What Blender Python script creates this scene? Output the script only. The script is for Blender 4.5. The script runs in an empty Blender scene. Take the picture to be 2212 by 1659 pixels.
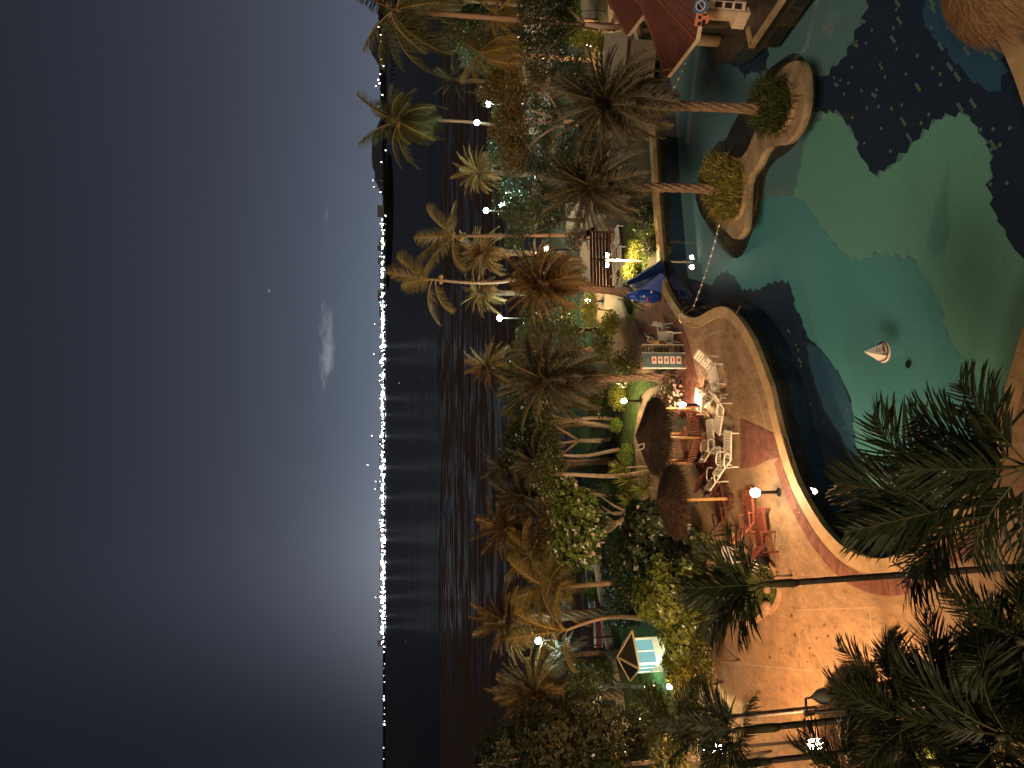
import bpy, math, random
from mathutils import Vector, Matrix, noise as mnoise
from mathutils.geometry import tessellate_polygon
from math import sin, cos, pi, radians, tan, atan, atan2, sqrt, exp
R = random.Random(7)
SC = bpy.context.scene
COL = SC.collection

# ------------------------------------------------------------------ camera
CH = 14.0                       # eye height above the terrace, a hotel balcony
PITCH = radians(9.635)
FOC = 1661.0                    # focal length in the 2212-wide survey of the photograph
F_ = Vector((0, cos(PITCH), -sin(PITCH)))
U_ = Vector((0, sin(PITCH), cos(PITCH)))
R_ = Vector((1, 0, 0))
cam_d = bpy.data.cameras.new('camera'); cam = bpy.data.objects.new('camera', cam_d); COL.objects.link(cam)
rx, ry, rz = -U_, R_, -F_       # the phone was held on its side
cam.matrix_world = Matrix(((rx.x, ry.x, rz.x, 0), (rx.y, ry.y, rz.y, 0), (rx.z, ry.z, rz.z, CH), (0, 0, 0, 1)))
cam_d.sensor_width = 36; cam_d.lens = 36 * FOC / 2212; cam_d.clip_start = .1; cam_d.clip_end = 30000
SC.camera = cam
SC.view_settings.view_transform = 'Standard'; SC.view_settings.look = 'None'
SC.view_settings.exposure = 0.75; SC.view_settings.gamma = 1; SC.view_settings.use_curve_mapping = False
SC.cycles.max_bounces = 6; SC.cycles.diffuse_bounces = 2; SC.cycles.glossy_bounces = 3
SC.cycles.transparent_max_bounces = 12; SC.cycles.sample_clamp_indirect = 3.0; SC.cycles.caustics_reflective = False
SC.cycles.use_denoising = True
SC.render.film_transparent = False

def ray(x, y):
    return (F_ + R_ * ((1659 - y - 829.5) / FOC) - U_ * ((x - 1106) / FOC))
def g(x, y, z=0.0):             # survey point -> the place on the level z
    d = ray(x, y); t = (z - CH) / d.z
    return Vector((d.x * t, d.y * t, z))
def at(x, y, Y):                # survey point at the distance Y
    d = ray(x, y); t = Y / d.y
    return Vector((d.x * t, Y, CH + d.z * t))

# ------------------------------------------------------------------ sky
W = bpy.data.worlds.new('World'); SC.world = W; W.use_nodes = True
nt = W.node_tree; nt.nodes.clear()
def N(t, **k):
    n = nt.nodes.new(t)
    for a, b in k.items(): setattr(n, a, b)
    return n
def M(op, a, b=None, c=None, tree=None):
    tr = tree or nt
    n = tr.nodes.new('ShaderNodeMath'); n.operation = op
    for i, v in enumerate((a, b, c)):
        if v is None: continue
        if isinstance(v, (int, float)): n.inputs[i].default_value = v
        else: tr.links.new(v, n.inputs[i])
    return n.outputs[0]
def smooth(v, a, b, lo=0., hi=1.):
    n = nt.nodes.new('ShaderNodeMapRange'); n.interpolation_type = 'SMOOTHSTEP'
    nt.links.new(v, n.inputs[0]); n.inputs[1].default_value = a; n.inputs[2].default_value = b
    n.inputs[3].default_value = lo; n.inputs[4].default_value = hi
    return n.outputs[0]
tc = N('ShaderNodeTexCoord'); sep = N('ShaderNodeSeparateXYZ'); nt.links.new(tc.outputs['Generated'], sep.inputs[0])
sx, sy, sz = sep.outputs
az = M('MULTIPLY', M('ARCTAN2', sx, sy), 180 / pi)
el = M('MULTIPLY', M('ARCSINE', sz), 180 / pi)
ela = M('MAXIMUM', el, 0.0)
def gauss(v, c, w):
    q = M('DIVIDE', M('SUBTRACT', v, c), w)
    return M('EXPONENT', M('MULTIPLY', M('MULTIPLY', q, q), -1.0))
def rgb(c): 
    n = N('ShaderNodeRGB'); n.outputs[0].default_value = (*c, 1); return n.outputs[0]
def vscale(col, f):
    n = N('ShaderNodeVectorMath', operation='SCALE'); nt.links.new(col, n.inputs[0]); nt.links.new(f, n.inputs['Scale']); return n.outputs[0]
def vadd(a, b):
    n = N('ShaderNodeVectorMath', operation='ADD'); nt.links.new(a, n.inputs[0]); nt.links.new(b, n.inputs[1]); return n.outputs[0]
fall = M('EXPONENT', M('MULTIPLY', ela, -1 / 11.5))
side = M('MULTIPLY', smooth(az, -25, -11, .12, 1), smooth(az, 35, 110, 1, .35))
s1 = vscale(rgb((.078, .089, .124)), M('MULTIPLY', fall, side))
glow = M('MULTIPLY', M('MULTIPLY', gauss(az, -13.0, 8.0), M('EXPONENT', M('MULTIPLY', ela, -1 / 3.8))), .085)
s2 = vscale(rgb((.95, 1.0, 1.05)), glow)
glow2 = M('MULTIPLY', M('MULTIPLY', gauss(az, 3.0, 14.0), M('EXPONENT', M('MULTIPLY', ela, -1 / 5.0))), .045)
s3 = vscale(rgb((.6, 1.0, 1.15)), glow2)
base = vadd(vadd(s1, s2), vadd(s3, rgb((.010, .0115, .017))))
# a thin bank of cloud low over the bay
cmb = N('ShaderNodeCombineXYZ'); nt.links.new(M('MULTIPLY', az, .30), cmb.inputs[0]); nt.links.new(M('MULTIPLY', el, 1.0), cmb.inputs[1])
cn = N('ShaderNodeTexNoise'); cn.inputs['Scale'].default_value = 1.5; cn.inputs['Detail'].default_value = 7; cn.inputs['Roughness'].default_value = .65
nt.links.new(cmb.outputs[0], cn.inputs['Vector'])
cm = M('MULTIPLY', gauss(az, 2.6, 4.4), gauss(el, 3.9, .85))
cm2 = M('MULTIPLY', gauss(az, 12.0, 3.2), gauss(el, 3.9, .35))
cmm = M('MULTIPLY', smooth(M('ADD', M('MULTIPLY', cn.outputs[0], .9), M('MULTIPLY', M('ADD', cm, M('MULTIPLY', cm2, .55)), .55)), .74, 1.10, 0, 1), .13)
base = vadd(base, vscale(rgb((1.0, .98, 1.05)), cmm))
hz = smooth(el, -3, 0.0, .25, 1)
bg = N('ShaderNodeBackground'); nt.links.new(vscale(base, hz), bg.inputs[0]); bg.inputs[1].default_value = .61
wo = N('ShaderNodeOutputWorld'); nt.links.new(bg.outputs[0], wo.inputs[0])

hotel_fill_d = bpy.data.lights.new('hotel_fill', 'SUN'); hotel_fill = bpy.data.objects.new('hotel_fill', hotel_fill_d); COL.objects.link(hotel_fill)  # added night fill standing in for the hotel lights behind the camera
hotel_fill_d.energy = 1.15; hotel_fill_d.angle = radians(12); hotel_fill_d.color = (1, .76, .47)
hotel_fill.rotation_euler = (radians(52), 0, radians(-28)); hotel_fill.location = (0, 0, 60)

# ------------------------------------------------------------------ materials
MT = {}
def mat(name, c1, c2=None, scale=4., rough=.7, bump=0., stretch=(1, 1, 1), detail=4, spec=.3, metal=0., emit=None, es=0., trans=0., contrast=(.35, .65), bscale=None, nrough=.6):
    m = bpy.data.materials.new(name); m.use_nodes = True; t = m.node_tree
    b = t.nodes['Principled BSDF']
    b.inputs['Roughness'].default_value = rough; b.inputs['Metallic'].default_value = metal
    b.inputs['Specular IOR Level'].default_value = spec
    b.inputs['Base Color'].default_value = (*c1, 1)
    if c2 is not None or bump:
        tcx = t.nodes.new('ShaderNodeTexCoord'); mp = t.nodes.new('ShaderNodeMapping'); mp.inputs['Scale'].default_value = stretch
        t.links.new(tcx.outputs['Object'], mp.inputs[0])
        nz = t.nodes.new('ShaderNodeTexNoise'); nz.inputs['Scale'].default_value = scale; nz.inputs['Detail'].default_value = detail
        nz.inputs['Roughness'].default_value = nrough
        t.links.new(mp.outputs[0], nz.inputs[0])
        if c2 is not None:
            r = t.nodes.new('ShaderNodeValToRGB'); r.color_ramp.elements[0].position = contrast[0]; r.color_ramp.elements[1].position = contrast[1]
            r.color_ramp.elements[0].color = (*c1, 1); r.color_ramp.elements[1].color = (*c2, 1)
            t.links.new(nz.outputs[0], r.inputs[0]); t.links.new(r.outputs[0], b.inputs['Base Color'])
        if bump:
            bp = t.nodes.new('ShaderNodeBump'); bp.inputs['Strength'].default_value = bump; bp.inputs['Distance'].default_value = .03
            nb = nz
            if bscale:
                nb = t.nodes.new('ShaderNodeTexNoise'); nb.inputs['Scale'].default_value = bscale; t.links.new(mp.outputs[0], nb.inputs[0])
            t.links.new(nb.outputs[0], bp.inputs['Height']); t.links.new(bp.outputs[0], b.inputs['Normal'])
    if emit: b.inputs['Emission Color'].default_value = (*emit, 1); b.inputs['Emission Strength'].default_value = es
    MT[name] = m
    return m
def leafmat(name, c1, c2, rough=.5, tr=.25, spec=.3):
    """leaf: colour drifts from leaf to leaf, a little light comes through"""
    m = bpy.data.materials.new(name); m.use_nodes = True; t = m.node_tree; b = t.nodes['Principled BSDF']
    gi = t.nodes.new('ShaderNodeNewGeometry'); r = t.nodes.new('ShaderNodeValToRGB')
    r.color_ramp.elements[0].color = (*c1, 1); r.color_ramp.elements[1].color = (*c2, 1)
    t.links.new(gi.outputs['Random Per Island'], r.inputs[0]); t.links.new(r.outputs[0], b.inputs['Base Color'])
    b.inputs['Roughness'].default_value = rough; b.inputs['Specular IOR Level'].default_value = spec
    tl = t.nodes.new('ShaderNodeBsdfTranslucent'); t.links.new(r.outputs[0], tl.inputs[0])
    mx = t.nodes.new('ShaderNodeMixShader'); mx.inputs[0].default_value = tr
    t.links.new(b.outputs[0], mx.inputs[1]); t.links.new(tl.outputs[0], mx.inputs[2]); t.links.new(mx.outputs[0], t.nodes['Material Output'].inputs[0])
    MT[name] = m; return m
def emis(name, c, s, sampling='AUTO'):
    m = mat(name, (0.02, .02, .02), emit=c, es=s)
    m.cycles.emission_sampling = sampling
    return m

leafmat('date', (.048, .046, .028), (.15, .12, .075), .55, .15)
leafmat('date_orange_lit', (.11, .062, .022), (.32, .175, .065), .55, .2)  # orange lamplight on these palms is put into the frond colour
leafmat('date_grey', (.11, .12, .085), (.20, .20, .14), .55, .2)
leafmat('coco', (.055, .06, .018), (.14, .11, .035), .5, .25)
leafmat('coco_warm_lit', (.12, .085, .02), (.32, .20, .055), .5, .25)  # lighter copy of coco, warm lamplight painted into the fronds
leafmat('areca', (.014, .022, .007), (.048, .055, .017), .5, .2)
leafmat('leaf_dark', (.012, .024, .010), (.045, .055, .020), .3, .15, .5)
leafmat('leaf_deep', (.010, .016, .007), (.038, .040, .014), .45, .15, .3)
leafmat('leaf_mid', (.03, .05, .015), (.12, .11, .03), .35, .25, .4)
leafmat('leaf_brown', (.09, .06, .02), (.22, .14, .045), .45, .2)
leafmat('leaf_glossy', (.030, .045, .010), (.19, .23, .05), .25, .25, .6)
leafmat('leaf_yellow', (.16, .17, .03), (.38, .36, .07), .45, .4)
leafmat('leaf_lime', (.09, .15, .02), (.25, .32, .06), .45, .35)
leafmat('grass_blade', (.035, .06, .012), (.10, .14, .03), .6, .3)
leafmat('sedge', (.07, .08, .016), (.50, .40, .10), .5, .35)  # golden lamplight on the left bed is painted into the blades
leafmat('sedge_dark', (.025, .042, .012), (.11, .12, .035), .5, .3)
leafmat('petal', (.55, .38, .28), (.8, .62, .5), .6, .3)
leafmat('petal_pink', (.65, .3, .32), (.85, .7, .66), .6, .3)
mat('rachis', (.16, .13, .05), (.25, .19, .08), 8, .6)
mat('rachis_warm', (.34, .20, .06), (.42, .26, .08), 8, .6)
mat('rachis_green', (.06, .055, .02), (.11, .09, .035), 8, .6)
mat('bark_palm', (.10, .065, .045), (.28, .18, .12), 14, .9, .6, (1, 1, .6))
mat('bark_coco', (.26, .15, .09), (.42, .25, .16), 9, .85, .4, (1, 1, 3))
mat('bark_pale', (.30, .2, .15), (.45, .3, .23), 6, .85, .3)
mat('bark_dark', (.05, .035, .025), (.10, .07, .05), 10, .9, .5)
mat('coconut', (.4, .24, .05), (.5, .3, .08), 6, .5)
mat('white_trunk', (.6, .6, .58), (.7, .7, .68), 6, .8)
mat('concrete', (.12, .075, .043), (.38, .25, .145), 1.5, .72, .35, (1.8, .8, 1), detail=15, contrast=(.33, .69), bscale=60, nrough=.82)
mat('concrete_line', (.27, .19, .12), (.33, .24, .15), 10, .8)
mat('coping', (.30, .21, .11), (.44, .30, .165), 2.2, .6, .15, detail=8, bscale=40)
mat('brick', (.13, .050, .036), (.20, .085, .062), 3, .75, .2)
mat('brick_b', (.10, .040, .030), (.16, .068, .052), 3, .75, .2)
mat('grout', (.12, .09, .07), (.16, .12, .09), 20, .9)
mat('soil', (.03, .025, .014), (.06, .05, .025), 3, .95, .3)
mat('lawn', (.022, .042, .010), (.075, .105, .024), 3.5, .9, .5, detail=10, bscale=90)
mat('lawn_lit', (.06, .09, .016), (.16, .19, .04), 5, .9, .5, detail=10, bscale=90)  # brighter copy of the lawn with lamplight put into its colour
mat('island_stone', (.20, .14, .09), (.38, .27, .17), 1.6, .65, .3, detail=10, bscale=30)
mat('island_wet', (.022, .014, .010), (.055, .035, .022), 2.5, .3, .3, detail=8)
mat('curb', (.28, .18, .10), (.38, .25, .14), 3, .75, .2)
mat('dark_floor', (.035, .025, .02), (.06, .045, .036), 3, .4, .1)
mat('roof_red', (.075, .026, .020), (.11, .038, .029), 5, .7, .3, detail=8)
mat('roof_rib', (.15, .046, .034), None, rough=.6)
mat('plaster', (.55, .42, .30), (.62, .49, .36), 8, .8, .2, bscale=80)
mat('plaster_dark', (.09, .07, .055), (.13, .1, .08), 8, .8)
mat('white_plastic', (.62, .56, .47), (.70, .64, .55), 4, .35, spec=.5)
mat('grey_plastic', (.30, .28, .25), (.36, .33, .30), 4, .45)
mat('wood_red', (.11, .034, .021), (.17, .052, .032), 5, .45, .2, (1, 6, 6))
mat('wood_dark', (.065, .022, .015), (.11, .038, .026), 5, .5, .2, (1, 6, 6))
mat('wood_bright', (.09, .026, .018), (.13, .038, .025), 5, .4, .2, (1, 6, 6))
mat('bamboo', (.36, .20, .075), (.48, .28, .11), 6, .45)
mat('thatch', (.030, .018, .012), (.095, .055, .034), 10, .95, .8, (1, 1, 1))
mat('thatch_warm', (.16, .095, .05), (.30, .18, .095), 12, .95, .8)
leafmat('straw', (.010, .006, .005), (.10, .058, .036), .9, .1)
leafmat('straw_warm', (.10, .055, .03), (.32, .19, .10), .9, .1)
mat('black_metal', (.012, .012, .012), None, rough=.45)
mat('iron', (.05, .038, .03), (.08, .06, .045), 20, .5, metal=.3)
mat('steel', (.42, .36, .28), None, rough=.2, metal=1.)
mat('lamp_post_white', (.65, .52, .38), (.72, .6, .45), 8, .5)
mat('slide_blue', (.008, .040, .25), (.012, .055, .34), 2, .38, spec=.3)
mat('slide_dark', (.004, .012, .055), (.006, .018, .08), 2, .25, spec=.6)
mat('paint_red', (.5, .09, .07), None, rough=.4)
mat('paint_green', (.03, .22, .09), None, rough=.4)
mat('paint_white', (.75, .72, .68), None, rough=.35)
mat('paint_pink', (.6, .28, .25), None, rough=.5)
mat('sign_orange', (.62, .20, .12), (.68, .25, .15), 8, .5)
mat('sign_blue', (.05, .10, .2), (.08, .15, .27), 8, .5)
mat('sign_pale', (.42, .43, .40), (.5, .5, .46), 8, .5)
mat('sign_black', (.015, .012, .012), None, rough=.5)
mat('board_teal', (.045, .085, .10), (.07, .12, .135), 3, .5)
mat('card_white', (.5, .38, .34), (.6, .47, .42), 6, .6)
mat('card_red', (.32, .035, .04), None, rough=.5)
mat('card_brown', (.2, .10, .04), None, rough=.5)
mat('red_cloth', (.33, .035, .018), (.42, .05, .028), 2, .8)
mat('boat_white', (.55, .57, .57), (.65, .66, .65), 3, .5)
mat('kiosk_roof', (.014, .012, .010), (.026, .022, .02), 6, .6)
mat('kiosk_trim', (.40, .28, .20), None, rough=.6)
mat('wall_stone', (.28, .20, .14), (.42, .32, .23), 5, .85, .4)
mat('rock', (.17, .10, .065), (.38, .24, .15), 6, .9, .7, detail=8)
mat('cushion_black', (.012, .010, .010), None, rough=.7)
mat('cushion_white', (.65, .6, .52), None, rough=.7)
mat('pot_black', (.02, .022, .03), None, rough=.12, spec=.7)
mat('shade_grey', (.13, .12, .10), (.2, .18, .15), 10, .6)
mat('far_dark', (.004, .005, .007), None, rough=1., spec=0)
mat('hill', (.022, .026, .042), None, rough=1., spec=0)
mat('far_wall', (.05, .055, .07), (.08, .085, .1), .02, .9)
mat('bird', (.75, .75, .7), None, rough=.7)
mat('leaf_litter', (.35, .22, .12), (.5, .36, .22), 4, .8)
mat('tile_wall', (.012, .022, .05), (.02, .04, .08), 6, .3)
emis('lamp_warm', (1, .72, .42), 30); emis('lamp_hot', (1, .86, .66), 60)
emis('lamp_cool', (.72, 1, .93), 45); emis('kiosk_glow', (.30, .70, .72), .42)
emis('shore_white', (1, 1, .96), 12, 'NONE'); emis('shore_cyan', (.6, .88, 1), 9, 'NONE'); emis('shore_warm', (1, .75, .5), 8, 'NONE')
emis('flood_white', (.95, 1, .95), 150, 'FRONT'); emis('win_warm', (1, .8, .55), 3, 'NONE')
def tint_tile(name, c, c2, scale=18, lo=.45, hi=.6):
    c = tuple(v * .86 for v in c); c2 = tuple(v * 1.08 for v in c2); m = mat(name, c, c2, scale, .4, detail=12, contrast=(.38, .62), nrough=.85); return m
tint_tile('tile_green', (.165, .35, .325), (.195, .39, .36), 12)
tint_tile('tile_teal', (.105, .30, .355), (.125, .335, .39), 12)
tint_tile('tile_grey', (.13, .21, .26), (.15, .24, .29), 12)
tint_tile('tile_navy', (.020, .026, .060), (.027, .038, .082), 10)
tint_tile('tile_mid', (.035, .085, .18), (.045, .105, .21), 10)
mat('tile_pale', (.13, .18, .20), None, rough=.4); mat('tile_lime', (.16, .19, .08), None, rough=.4)

def water_mat():
    m = bpy.data.materials.new('pool_water'); m.use_nodes = True; t = m.node_tree; t.nodes.clear()
    tr = t.nodes.new('ShaderNodeBsdfTransparent'); tr.inputs[0].default_value = (.80, .93, .92, 1)
    gl = t.nodes.new('ShaderNodeBsdfGlossy'); gl.inputs['Roughness'].default_value = .015; gl.inputs[0].default_value = (1, 1, 1, 1)
    ge = t.nodes.new('ShaderNodeNewGeometry'); dt = t.nodes.new('ShaderNodeVectorMath'); dt.operation = 'DOT_PRODUCT'
    t.links.new(ge.outputs['Incoming'], dt.inputs[0]); t.links.new(ge.outputs['Normal'], dt.inputs[1])
    fz_ = M('ADD', M('MULTIPLY', M('POWER', M('SUBTRACT', 1.0, M('ABSOLUTE', dt.outputs['Value'], tree=t), tree=t), 5.0, tree=t), .97, tree=t), .025, tree=t)
    nz = t.nodes.new('ShaderNodeTexNoise'); nz.inputs['Scale'].default_value = 1.2; nz.inputs['Detail'].default_value = 2
    tcx = t.nodes.new('ShaderNodeTexCoord'); t.links.new(tcx.outputs['Object'], nz.inputs[0])
    bp = t.nodes.new('ShaderNodeBump'); bp.inputs['Strength'].default_value = .02; bp.inputs['Distance'].default_value = .05
    t.links.new(nz.outputs[0], bp.inputs['Height']); t.links.new(bp.outputs[0], gl.inputs['Normal'])
    mx = t.nodes.new('ShaderNodeMixShader'); t.links.new(fz_, mx.inputs[0])
    t.links.new(tr.outputs[0], mx.inputs[1]); t.links.new(gl.outputs[0], mx.inputs[2])
    o = t.nodes.new('ShaderNodeOutputMaterial'); t.links.new(mx.outputs[0], o.inputs[0])
    MT['pool_water'] = m
water_mat()
def sea_mat(name, mud):
    m = bpy.data.materials.new(name); m.use_nodes = True; t = m.node_tree; b = t.nodes['Principled BSDF']
    tcx = t.nodes.new('ShaderNodeTexCoord'); mp = t.nodes.new('ShaderNodeMapping')
    mp.inputs['Scale'].default_value = (.10, .36, 1) if mud else (.02, .12, 1)
    t.links.new(tcx.outputs['Object'], mp.inputs[0])
    nz = t.nodes.new('ShaderNodeTexNoise'); nz.inputs['Scale'].default_value = 1; nz.inputs['Detail'].default_value = 9; nz.inputs['Roughness'].default_value = .68
    t.links.new(mp.outputs[0], nz.inputs[0])
    r = t.nodes.new('ShaderNodeValToRGB'); e = r.color_ramp.elements
    if mud:
        e[0].position = .47; e[1].position = .56
        e[0].color = (.026, .015, .011, 1); e[1].color = (.010, .010, .012, 1)
        t.links.new(nz.outputs[0], r.inputs[0]); t.links.new(r.outputs[0], b.inputs['Base Color'])
        r2 = t.nodes.new('ShaderNodeMapRange'); r2.inputs[1].default_value = .47; r2.inputs[2].default_value = .56; r2.inputs[3].default_value = .85; r2.inputs[4].default_value = .30
        t.links.new(nz.outputs[0], r2.inputs[0]); t.links.new(r2.outputs[0], b.inputs['Roughness'])
        r3 = t.nodes.new('ShaderNodeMapRange'); r3.inputs[1].default_value = .46; r3.inputs[2].default_value = .53; r3.inputs[3].default_value = .05; r3.inputs[4].default_value = .13
        t.links.new(nz.outputs[0], r3.inputs[0]); t.links.new(r3.outputs[0], b.inputs['Specular IOR Level'])
        n2 = t.nodes.new('ShaderNodeTexNoise'); n2.inputs['Scale'].default_value = 3; n2.inputs['Detail'].default_value = 6; t.links.new(mp.outputs[0], n2.inputs[0])
        bp = t.nodes.new('ShaderNodeBump'); bp.inputs['Strength'].default_value = .3; bp.inputs['Distance'].default_value = .3
        t.links.new(n2.outputs[0], bp.inputs['Height']); t.links.new(bp.outputs[0], b.inputs['Normal'])
    else:
        b.inputs['Base Color'].default_value = (.003, .004, .006, 1); b.inputs['Specular IOR Level'].default_value = .22
        r2 = t.nodes.new('ShaderNodeMapRange'); r2.inputs[1].default_value = .35; r2.inputs[2].default_value = .65; r2.inputs[3].default_value = .38; r2.inputs[4].default_value = .50
        t.links.new(nz.outputs[0], r2.inputs[0]); t.links.new(r2.outputs[0], b.inputs['Roughness'])
        bp = t.nodes.new('ShaderNodeBump'); bp.inputs['Strength'].default_value = .5; bp.inputs['Distance'].default_value = 1.
        t.links.new(nz.outputs[0], bp.inputs['Height']); t.links.new(bp.outputs[0], b.inputs['Normal'])
    MT[name] = m
sea_mat('sea', False); sea_mat('mud', True)
mat('shallows', (.006, .007, .011), (.02, .02, .026), 1, .22, .25, (.02, .3, 1), detail=6, spec=.5)

# ------------------------------------------------------------------ mesh helpers
class MB:
    def __init__(s): s.v = []; s.f = []; s.m = []; s.cur = 0
    def add(s, vs, fs):
        o = len(s.v); s.v += [tuple(v) for v in vs]; s.f += [tuple(i + o for i in f) for f in fs]; s.m += [s.cur] * len(fs)
    def box(s, c, d, rot=None):
        x, y, z = d[0] / 2, d[1] / 2, d[2] / 2
        vs = [Vector((a * x, b * y, e * z)) for a in (-1, 1) for b in (-1, 1) for e in (-1, 1)]
        if rot is not None: vs = [rot @ v for v in vs]
        c = Vector(c)
        s.add([v + c for v in vs], [(0, 1, 3, 2), (4, 6, 7, 5), (0, 4, 5, 1), (2, 3, 7, 6), (0, 2, 6, 4), (1, 5, 7, 3)])
    def bar(s, a, b, w, h=None, up=(0, 0, 1)):
        a, b = Vector(a), Vector(b); d = (b - a); L = d.length
        if L < 1e-6: return
        d /= L; upv = Vector(up)
        if abs(d.dot(upv)) > .97: upv = Vector((1, 0, 0))
        y = upv.cross(d).normalized(); z = d.cross(y)
        s.box((a + b) / 2, (L, w, h or w), Matrix((d, y, z)).transposed())
    def tube(s, pts, rad, n=6, cap=True, mod=None):
        pts = [Vector(p) for p in pts]
        if isinstance(rad, (int, float)): rad = [rad] * len(pts)
        vs = []; fs = []; px = None
        for i, p in enumerate(pts):
            d = (pts[min(i + 1, len(pts) - 1)] - pts[max(i - 1, 0)]).normalized()
            if px is None:
                px = d.cross(Vector((0, 1, 0)) if abs(d.y) < .9 else Vector((1, 0, 0))).normalized()
            px = (px - d * px.dot(d)).normalized(); py = d.cross(px)
            for k in range(n):
                a = 2 * pi * k / n; r = rad[i] * (mod(i, k) if mod else 1)
                vs.append(p + (px * cos(a) + py * sin(a)) * r)
        for i in range(len(pts) - 1):
            for k in range(n):
                a = i * n + k; b = i * n + (k + 1) % n
                fs.append((a, b, b + n, a + n))
        if cap: fs.append(tuple(range(n))[::-1]); fs.append(tuple(range((len(pts) - 1) * n, len(pts) * n)))
        s.add(vs, fs)
    def lathe(s, prof, n=12, c=(0, 0, 0)):
        vs = [(c[0] + r * cos(2 * pi * k / n), c[1] + r * sin(2 * pi * k / n), c[2] + z) for r, z in prof for k in range(n)]
        fs = [(i * n + k, i * n + (k + 1) % n, (i + 1) * n + (k + 1) % n, (i + 1) * n + k) for i in range(len(prof) - 1) for k in range(n)]
        s.add(vs, fs)
    def mesh(s, name):
        me = bpy.data.meshes.new(name); me.from_pydata(s.v, [], s.f); me.update(); return me
def obj(name, mb, m, parent=None, loc=None, smooth=False, rot=None, mats=None):
    me = mb if isinstance(mb, bpy.types.Mesh) else mb.mesh(name)
    if not me.materials:
        for q in (mats or [m]): me.materials.append(MT[q])
        if mats and not isinstance(mb, bpy.types.Mesh): me.polygons.foreach_set('material_index', mb.m)
        if smooth: me.polygons.foreach_set('use_smooth', [True] * len(me.polygons))
    o = bpy.data.objects.new(name, me); COL.objects.link(o)
    if parent: o.parent = parent
    if loc is not None: o.location = loc
    if rot is not None: o.rotation_euler = rot
    return o
def thing(name, label, cat, loc=(0, 0, 0), rz=0, group=None):
    o = bpy.data.objects.new(name, None); COL.objects.link(o); o.location = loc; o.rotation_euler = (0, 0, rz)
    o.empty_display_size = .3; return tag(o, label, cat, group)
def tag(o, label=None, cat=None, group=None, kind=None):
    if label: o['label'] = label
    if cat: o['category'] = cat
    if group: o['group'] = group
    if kind: o['kind'] = kind
    return o
def struct(name, mb, m, **k): return tag(obj(name, mb, m, **k), kind='structure')
def copy_tree(o, parent=None, loc=None, rz=None, label=None, scale=None):
    c = o.copy(); COL.objects.link(c); c.parent = parent
    if loc is not None: c.location = loc
    if rz is not None: c.rotation_euler = (0, 0, rz)
    if label: c['label'] = label
    if scale: c.scale = (scale,) * 3
    for ch in list(o.children): copy_tree(ch, c)
    return c
LK = 2.9
def light(name, parent, loc, power, color, radius=.12):
    d = bpy.data.lights.new(name, 'POINT'); d.energy = power * LK; d.color = color; d.shadow_soft_size = radius
    o = bpy.data.objects.new(name, d); COL.objects.link(o); o.parent = parent; o.location = loc; return o
def area(p): return sum(p[i].x * p[(i + 1) % len(p)].y - p[(i + 1) % len(p)].x * p[i].y for i in range(len(p))) / 2
def sheet(mb, outer, z, holes=(), skirt=0.):
    loops = [[Vector((p.x, p.y, z)) for p in outer]] + [[Vector((p.x, p.y, z)) for p in h] for h in holes]
    vs = [v for l in loops for v in l]; tris = []
    for a, b, c in tessellate_polygon(loops):
        n = (vs[b] - vs[a]).cross(vs[c] - vs[a]).z
        tris.append((a, b, c) if n > 0 else (a, c, b))
    mb.add(vs, tris)
    if skirt:
        for l in loops:
            n = len(l); cc = area(l) > 0
            q = [v for v in l] + [Vector((v.x, v.y, z - skirt)) for v in l]
            mb.add(q, [((i, i + n, (i + 1) % n + n, (i + 1) % n) if cc else (i, (i + 1) % n, (i + 1) % n + n, i + n)) for i in range(n)])
def pts(l, z=0): return [g(x, y, z) for x, y in l]
def smoothpoly(l, it=2, closed=True):
    for _ in range(it):
        q = []
        n = len(l)
        if not closed: q.append(l[0])
        for i in range(n if closed else n - 1):
            a, b = l[i], l[(i + 1) % n]
            q.append(a * .75 + b * .25); q.append(a * .25 + b * .75)
        if not closed: q.append(l[-1])
        l = q
    return l
def resample(l, step, closed=False):
    l = list(l) + ([l[0]] if closed else [])
    out = [l[0].copy()]; acc = 0; last = l[0]
    for p in l[1:]:
        d = (p - last).length
        while acc + d >= step:
            t = (step - acc) / d; last = last + (p - last) * t; out.append(last.copy()); d = (p - last).length; acc = 0
        acc += d; last = p
    return out
def offset(l, d, closed=False):
    out = []; n = len(l)
    for i, p in enumerate(l):
        a = l[(i - 1) % n] if closed or i > 0 else p; b = l[(i + 1) % n] if closed or i < n - 1 else p
        t = (b - a); t.z = 0
        t = t.normalized() if t.length > 1e-6 else Vector((1, 0, 0))
        out.append(p + Vector((t.y, -t.x, 0)) * d)
    return out
def rnd(a, b): return R.uniform(a, b)

# ------------------------------------------------------------------ pool outline (ground plan)
far_e = [(1350, -110), (1362, 0), (1385, 100), (1405, 220), (1413, 332), (1416, 400), (1424, 500), (1428, 557), (1430, 597), (1445, 632), (1467, 669), (1487, 688), (1510, 688), (1537, 670),
         (1562, 661), (1586, 672), (1614, 709), (1636, 751), (1651, 795), (1666, 830), (1678, 892), (1691, 942), (1705, 991), (1725, 1046), (1752, 1095), (1775, 1132), (1812, 1175),
         (1850, 1200), (1900, 1212), (1945, 1203), (1981, 1175), (2070, 1103), (2107, 1041), (2150, 940), (2192, 791), (2222, 690), (2275, 560), (2275, 390), (2220, 230), (2182, 124), (2152, 69), (2073, -90)]
edge = smoothpoly(pts(far_e), 2, closed=False)
right_off = [g(1990, -420), g(1600, -380), g(1400, -250)]
pool = edge + right_off                    # counter-clockwise seen from above?
CCW = area(pool) > 0
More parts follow.
